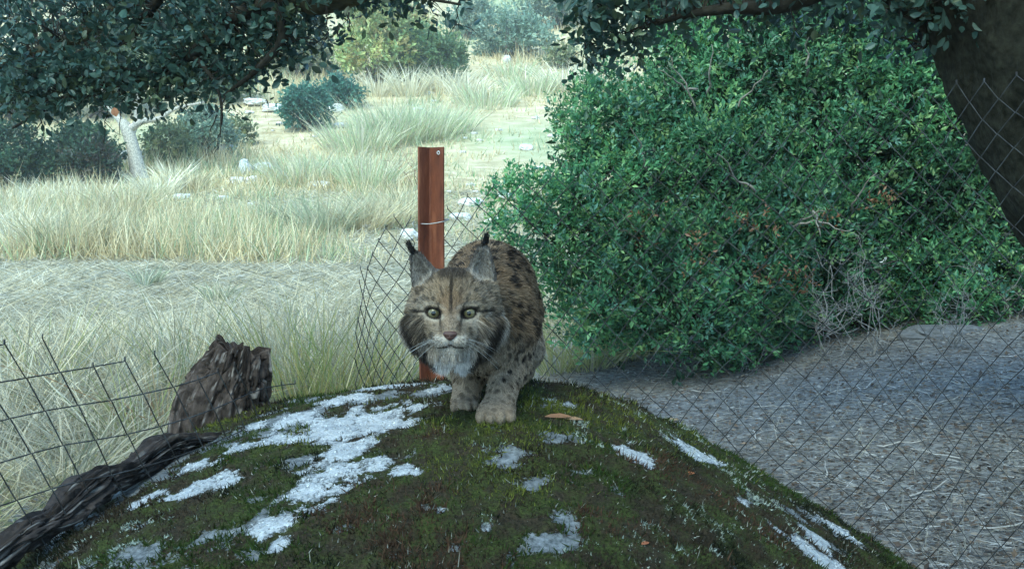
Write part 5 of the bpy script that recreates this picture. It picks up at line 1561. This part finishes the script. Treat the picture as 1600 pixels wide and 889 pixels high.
def pale_tree():
    b = gp(218, 279, 10, 60)
    s = b[1] / FPX; d = b[1]
    root = thing("forked_tree", "small tree with pale forked trunk at the far edge of the meadow", "tree", b)
    def lim(ctrl, n=24, sides=10, name="limb", col=(.46, .43, .36)):
        c = curve([(*P(x, y, d + dy), w * s / 2) for x, y, dy, w in ctrl], n)
        V, F = tube(c[:, :3], c[:, 3], sides)
        V = V + .012 * fbm(V * 5, 3, 5)[:, None] * rng.normal(size=3)
        mk(name, V, F, np.tile(col, (len(V), 1)), M_BARK, root)
    lim([(222, 292, 0, 32), (217, 275, 0, 26), (210, 240, 0, 20), (203, 215, 0, 19), (197, 200, 0, 18), (190, 190, 0, 14)], name="trunk")
    lim([(198, 204, 0, 13), (185, 185, .1, 10), (170, 165, .3, 8), (150, 120, .5, 5), (140, 80, .6, 3)])
    lim([(200, 204, 0, 13), (222, 190, -.1, 10), (250, 185, -.3, 7), (275, 170, -.4, 5), (320, 160, -.4, 3)])
    lim([(203, 215, 0, 11), (212, 195, .3, 8), (215, 160, .4, 7), (225, 100, .4, 4)])
    lob = []
    for px, py, r in [(150, 110, 60), (110, 80, 55), (215, 90, 60), (270, 110, 50), (320, 140, 36), (180, 140, 40), (280, 160, 24), (160, 50, 60), (240, 40, 60), (350, 120, 40)]:
        c = P(px, py, d + rng.uniform(-.8, .8)); q = r * s
        lob.append([*c, q, q, q * .7])
    crown(root, np.array(lob), 2600, 7, .22, .075, .04, [[.07, .11, .055], [.10, .14, .06], [.05, .085, .045]], None, M_LEAF, LEAF4, "crown", low=-1, shell=.7, clump=1.2)
pale_tree()
b = gp(655, 296, 8, 60)
twiggy("bare_bush", "leafless brown bush with long thin branches left of the rusty post", b, 105 * b[1] / FPX, 5, 38 * b[1] / FPX, [.26, .19, .13], "bush", None, .012, 1, (-.25, 0, 0))
b = gp(560, 300, 8, 60)
twiggy("bare_bush", "small spindly leafless bush in the pale green clumps", b, 75 * b[1] / FPX, 3, 24 * b[1] / FPX, [.32, .25, .18], "bush", None, .008, 1)

def stone_mesh(seed):
    n = 18
    a = np.linspace(0, 2 * np.pi, 26, endpoint=False); t = np.linspace(.02, np.pi - .02, n)
    A, T = np.meshgrid(a, t)
    d = np.stack([np.sin(T) * np.cos(A), np.sin(T) * np.sin(A), np.cos(T)], -1)
    r = 1 + .42 * fbm(d * 1.5 + seed, 3, seed) + .12 * fbm(d * 5 + seed, 2, seed)
    V = d * r[..., None]
    V[..., 2] = np.clip(V[..., 2], -.6, .8 + .1 * fbm(d * 3, 2, seed))
    ix = np.arange(A.size).reshape(A.shape); nx = np.roll(ix, -1, 1)
    F = np.stack([ix[:-1], ix[1:], nx[1:], nx[:-1]], -1).reshape(-1, 4)
    c = .58 + .18 * fbm(d * 4, 3, seed + 1)[..., None]
    C = c * np.array([1.0, .98, .92])
    return mesh_data("stone", V.reshape(-1, 3), F, C.reshape(-1, 3), False)
for px, py, w, h, lab in [(383, 272, 20, 30, "upright pale stone in the stone heap beside the meadow"), (412, 270, 36, 20, "rounded pale stone at the right of the stone heap"), (370, 288, 26, 14, "low pale stone at the left foot of the stone heap"), (400, 288, 34, 16, "flat pale stone at the bottom of the stone heap"), (432, 282, 20, 12, "small pale stone at the end of the stone heap"),
                     (500, 294, 38, 14, "flat white stone between two grass clumps on the slope"), (285, 312, 30, 12, "flat pale stone at the far meadow edge"), (252, 316, 26, 10, "small white stone on the meadow edge near the forked tree"), (350, 312, 20, 8, "little flat white stone alone on the meadow"), (575, 362, 34, 14, "pale stone among the coarse grass left of the post"),
                     (205, 258, 46, 30, "large pale boulder behind the forked tree trunk"), (132, 288, 34, 16, "pale half-hidden stone left of the forked tree"), (345, 240, 44, 16, "long low grey stone below the grey-green bush"), (822, 235, 22, 12, "small white stone on the bare slope right of the post"),
                     (735, 322, 44, 16, "broad white stone behind the mesh right of the post"), (720, 345, 36, 16, "white stone low behind the mesh next to the post"), (775, 352, 36, 16, "white stone at the left tip of the big shrub"), (640, 375, 34, 22, "white stone behind the torn mesh left of the post"), (790, 310, 22, 10, "little white stone by the tip of the big shrub"),
                     (430, 175, 40, 14, "pale outcrop stone left of the teal bushes"), (400, 165, 40, 12, "pale scree stone seen under the oak leaves"), (525, 175, 30, 16, "pale stone under the upper teal bush"), (535, 200, 26, 10, "small pale stone below the teal bushes"), (792, 100, 14, 16, "dark-mottled stone standing on the upper slope")]:
    b = gp(px, py, 5, 120); s = b[1] / FPX
    o = link("stone", stone_mesh(int(px)), M_STONE)
    o.location = (b[0], b[1], b[2] + h * s * .25)
    o.scale = (w * s * .5, w * s * .45, h * s * .62)
    o.rotation_euler = (0, 0, rng.random() * 6)
    tag(o, lab, "stone", "pale stones on the hillside")

for i in range(46):
    px, py = rng.uniform(330, 960), rng.uniform(110, 330)
    b = gp(px, py, 10, 120); s_ = b[1] / FPX; w = rng.uniform(6, 15) * s_
    o = link("field_stone", stone_mesh(200 + i % 7), M_STONE)
    o.location = (b[0], b[1], b[2] + w * .05); o.scale = (w * .6, w * .5, w * .28); o.rotation_euler = (0, 0, rng.random() * 6)
    tag(o, "small pale field stone showing in the dry grass of the slope", "stone", "small field stones strewn on the slope")
# a half-buried grey rock on the right bank
b = gp(1490, 520, 3, 9)
me_ = stone_mesh(77)
me_.color_attributes["Col"].data.foreach_set("color", np.tile(np.array([.13, .13, .13, 1], np.float32), len(me_.vertices)))
o = link("bank_stone", me_, M_STONE); o.location = (b[0], b[1], b[2] - .03); o.scale = (.26, .14, .085)
tag(o, "flat grey stone half buried in the litter bank near the oak", "stone")

# ------------------------------------------------------------------ small things
for px, py, L, W, ang, colr, lab in [(872, 660, .055, .018, .1, [.36, .19, .10], "curled brown leaf lying on the moss right of the front paw"), (895, 663, .04, .014, -.15, [.42, .26, .15], "pale tan leaf lying beside the curled brown leaf"), (1048, 664, .040, .013, .2, [.40, .30, .18], "tan leaf on the far right moss edge of the boulder"),
                                (1080, 750, .024, .010, .5, [.45, .17, .07], "small orange leaf on the moss below the right lichen patches"), (1012, 862, .020, .009, .8, [.45, .17, .08], "little orange leaf low on the front of the boulder")]:
    c = rp(px, py)
    V, F, m = inst(LEAF9, np.array([[c[0] - L / 2, c[1], c[2] + .012]]), np.array([[math.cos(ang), math.sin(ang), .0]]), np.array([[.1, -.35, 1.]]), L, W)
    o = mk("dry_leaf", V, F, np.tile(colr, (len(V), 1)), M_GRASS, None, False, loc=c)
    tag(o, lab, "leaf")
for px, py, L, ang in [(1275, 620, .22, .15), (1370, 700, .16, -.3), (1180, 640, .18, -.9), (1530, 830, .30, -.45), (1290, 750, .14, 1.3), (1450, 640, .2, .2), (1350, 610, .15, .9), (1080, 612, .2, -1.0), (1560, 560, .35, .1), (1180, 690, .12, 1.4), (1420, 780, .18, .5), (1500, 720, .16, 2.2)]:
    b = gp(px, py, 1.6, 7)
    e = b + np.array([math.cos(ang) * L, math.sin(ang) * L, 0]); e[2] = float(ground(e[0], e[1])) + .02
    pts, rr = wander(b + np.array([0, 0, .008]), e, 8, .07, .0032, .0014)
    V, F = tube(pts, rr, 5)
    o = mk("fallen_twig", V, F, np.tile([.42, .39, .35], (len(V), 1)), M_TWIG, None, True, loc=b)
    tag(o, "thin pale fallen twig lying on the litter between boulder and oak", "twig", "fallen twigs on the litter")

# ------------------------------------------------------------------ air
HAZE = 0.0017
def build_haze():
    m = bpy.data.materials.new("haze_air"); m.use_nodes = True
    nt = m.node_tree
    nt.nodes.remove(nt.nodes["Principled BSDF"])
    v = nt.nodes.new("ShaderNodeVolumePrincipled")
    v.inputs["Color"].default_value = (.95, .97, .90, 1)
    v.inputs["Density"].default_value = HAZE
    nt.links.new(v.outputs[0], nt.nodes["Material Output"].inputs["Volume"])
    x, y0, y1, z0, z1 = 620, -620, 620, -5.0, 90.0
    V = np.array([[sx * x, yy, zz] for zz in (z0, z1) for yy in (y0, y1) for sx in (-1, 1)], float)
    F = np.array([[0, 2, 3, 1], [4, 5, 7, 6], [0, 1, 5, 4], [2, 6, 7, 3], [0, 4, 6, 2], [1, 3, 7, 5]])
    o = mk("haze", V, F, None, m, None, False)
    tag(o, "thin pale haze in the air over the hillside", "haze", kind="stuff")
build_haze()
